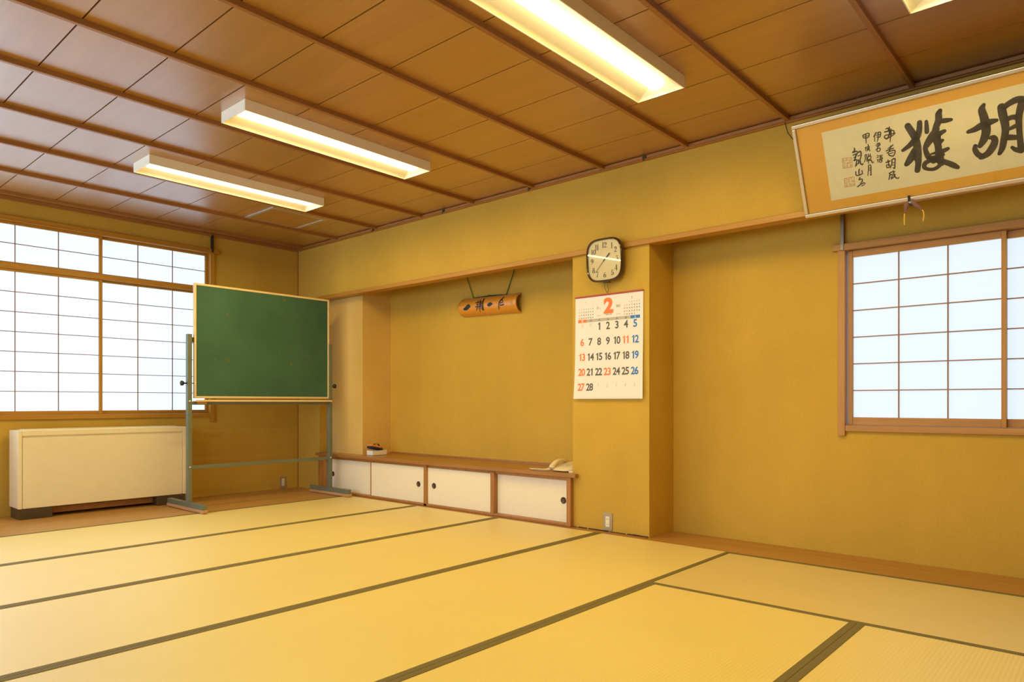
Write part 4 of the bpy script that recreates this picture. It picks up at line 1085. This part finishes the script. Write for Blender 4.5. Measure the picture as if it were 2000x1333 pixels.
for i in range(4):
    for j in range(3):
        x, y = 4.150 + i * .019, 3.175 - j * .020
        z = SZ + .047 + .21 * (x - 4.209)
        b.box((x - .006, y - .007, z - .002), (x + .006, y + .007, z + .003), .0015)
b.build('keypad', M['phone_btn'], base)
b = MB()
hs = smooth_path([(4.098, .020, .016), (4.118, .040, .0155), (4.16, .064, .0135), (4.21, .070, .013), (4.26, .066, .0135), (4.298, .048, .0155), (4.312, .034, .016)], 5)
n = 16; rings = []
for i, (x, z, r) in enumerate(hs):
    x0_, z0_, _ = hs[max(i - 1, 0)]; x1_, z1_, _ = hs[min(i + 1, len(hs) - 1)]
    d = math.hypot(x1_ - x0_, z1_ - z0_); tx, tz = (x1_ - x0_) / d, (z1_ - z0_) / d
    rings.append([(x - tz * r * math.sin(2 * PI * k / n), 3.232 + 1.45 * r * math.cos(2 * PI * k / n), SZ + .004 + z + tx * r * math.sin(2 * PI * k / n)) for k in range(n)])
vs = [p_ for r in rings for p_ in r]
b.faces(vs, [(i * n + k, i * n + (k + 1) % n, (i + 1) * n + (k + 1) % n, (i + 1) * n + k) for i in range(len(rings) - 1) for k in range(n)] + [tuple(range(n)), tuple(range(len(vs) - 1, len(vs) - n - 1, -1))], smooth=True)
for x in (4.112, 4.300): b.lathe((x, 3.232, SZ + .045), (0, 0, -1), [(0, -.008), (.020, -.004), (.022, .010), (.018, .020), (0, .021)], 20)
b.build('handset', M['phone'], t, smooth_angle=60)
b = MB()
core = smooth_path([(4.103, 3.252, SZ + .022), (4.112, 3.300, SZ + .010), (4.116, 3.36, SZ + .0085), (4.108, 3.412, SZ + .0085), (4.085, 3.424, SZ + .0085), (4.072, 3.39, SZ + .0085), (4.072, 3.33, SZ + .0085), (4.080, 3.272, SZ + .0095), (4.096, 3.243, SZ + .014)], 24)
coil = []
for i, p_ in enumerate(core):
    a = i * 2.1
    q = Vector(core[min(i + 1, len(core) - 1)]) - Vector(core[max(i - 1, 0)]); q.normalize(); sd = q.cross(Vector((0, 0, 1))).normalized()
    coil.append(tuple(Vector(p_) + sd * .0045 * math.cos(a) + Vector((0, 0, 1)) * .0045 * math.sin(a)))
b.tube(coil, .0036, 6); b.build('coiled_cord', M['phone'], t)
b = MB(); b.tube([tuple(p_) for p_ in smooth_path([(4.30, 3.10, SZ + .03), (4.335, 3.07, SZ + .05), (4.36, 3.035, SZ + .09), (4.38, 3.026, SZ + .05), (4.37, 3.03, SZ + .006)], 6)], .0022, 8)
b.build('line_cord', M['phone'], t)
b = MB(); b.box((4.098, 3.030, SZ), (4.150, 3.072, SZ + .012), .004, 3); tag(b.build('phone_jack', M['ivory']), 'small pale phone jack on the shelf end, touching the pillar', 'phone jack')

# ================================================================== CHALK BOX AND ERASER
M['card'] = plain('white_card', (.82, .79, .74), .6, var=.02)
b = MB(); yx0, yx1, zz1 = 4.165, 4.335, SZ + .047
b.box((yx0, 5.478, SZ), (yx1, 5.482, zz1)).box((yx0, 5.568, SZ), (yx1, 5.572, zz1)).box((yx0, 5.482, SZ), (yx0 + .004, 5.568, zz1)).box((yx1 - .004, 5.482, SZ), (yx1, 5.568, zz1)).box((yx0, 5.478, SZ), (yx1, 5.572, SZ + .003))
tag(b.build('chalk_box', M['card']), 'small open white card box on the wooden shelf, holding up an eraser', 'box')
M['navy'] = plain('navy_felt', (.018, .022, .06), .9)
M['er_orange'] = plain('orange_cloth', (.80, .27, .045), .7)
ang = math.radians(12)
EC = Vector((4.235, 5.533, zz1 + .029))
EV = lambda v: EC + Vector((v[0] * math.cos(ang) + v[2] * math.sin(ang), v[1], -v[0] * math.sin(ang) + v[2] * math.cos(ang)))
t = thing('blackboard_eraser', 'orange and navy blackboard eraser with black strap lying on the white box', 'eraser', tuple(EC))
b = MB(); b.box((-.075, -.036, -.024), (.075, .036, .002), .010, 3, fn=EV); b.build('felt_pad', M['navy'], t, smooth_angle=40)
b = MB(); b.box((-.073, -.034, .001), (.073, .034, .018), .005, 3, fn=EV); b.build('back_block', M['er_orange'], t, smooth_angle=40)
b = MB()
sp = smooth_path([(-.022, .017), (-.010, .030), (.015, .036), (.036, .030), (.044, .017)], 5)
b.faces([EV((x, y, z)) for x, z in sp for y in (-.014, .014)] + [EV((x, y, z + .002)) for x, z in sp for y in (-.014, .014)],
        [(2 * i, 2 * i + 1, 2 * i + 3, 2 * i + 2) for i in range(len(sp) - 1)] + [(2 * len(sp) + 2 * i, 2 * len(sp) + 2 * i + 2, 2 * len(sp) + 2 * i + 3, 2 * len(sp) + 2 * i + 1) for i in range(len(sp) - 1)]
        + [(2 * i + j, 2 * i + 2 + j, 2 * len(sp) + 2 * i + 2 + j, 2 * len(sp) + 2 * i + j) for i in range(len(sp) - 1) for j in (0, 1)])
b.build('strap', M['black'], t)
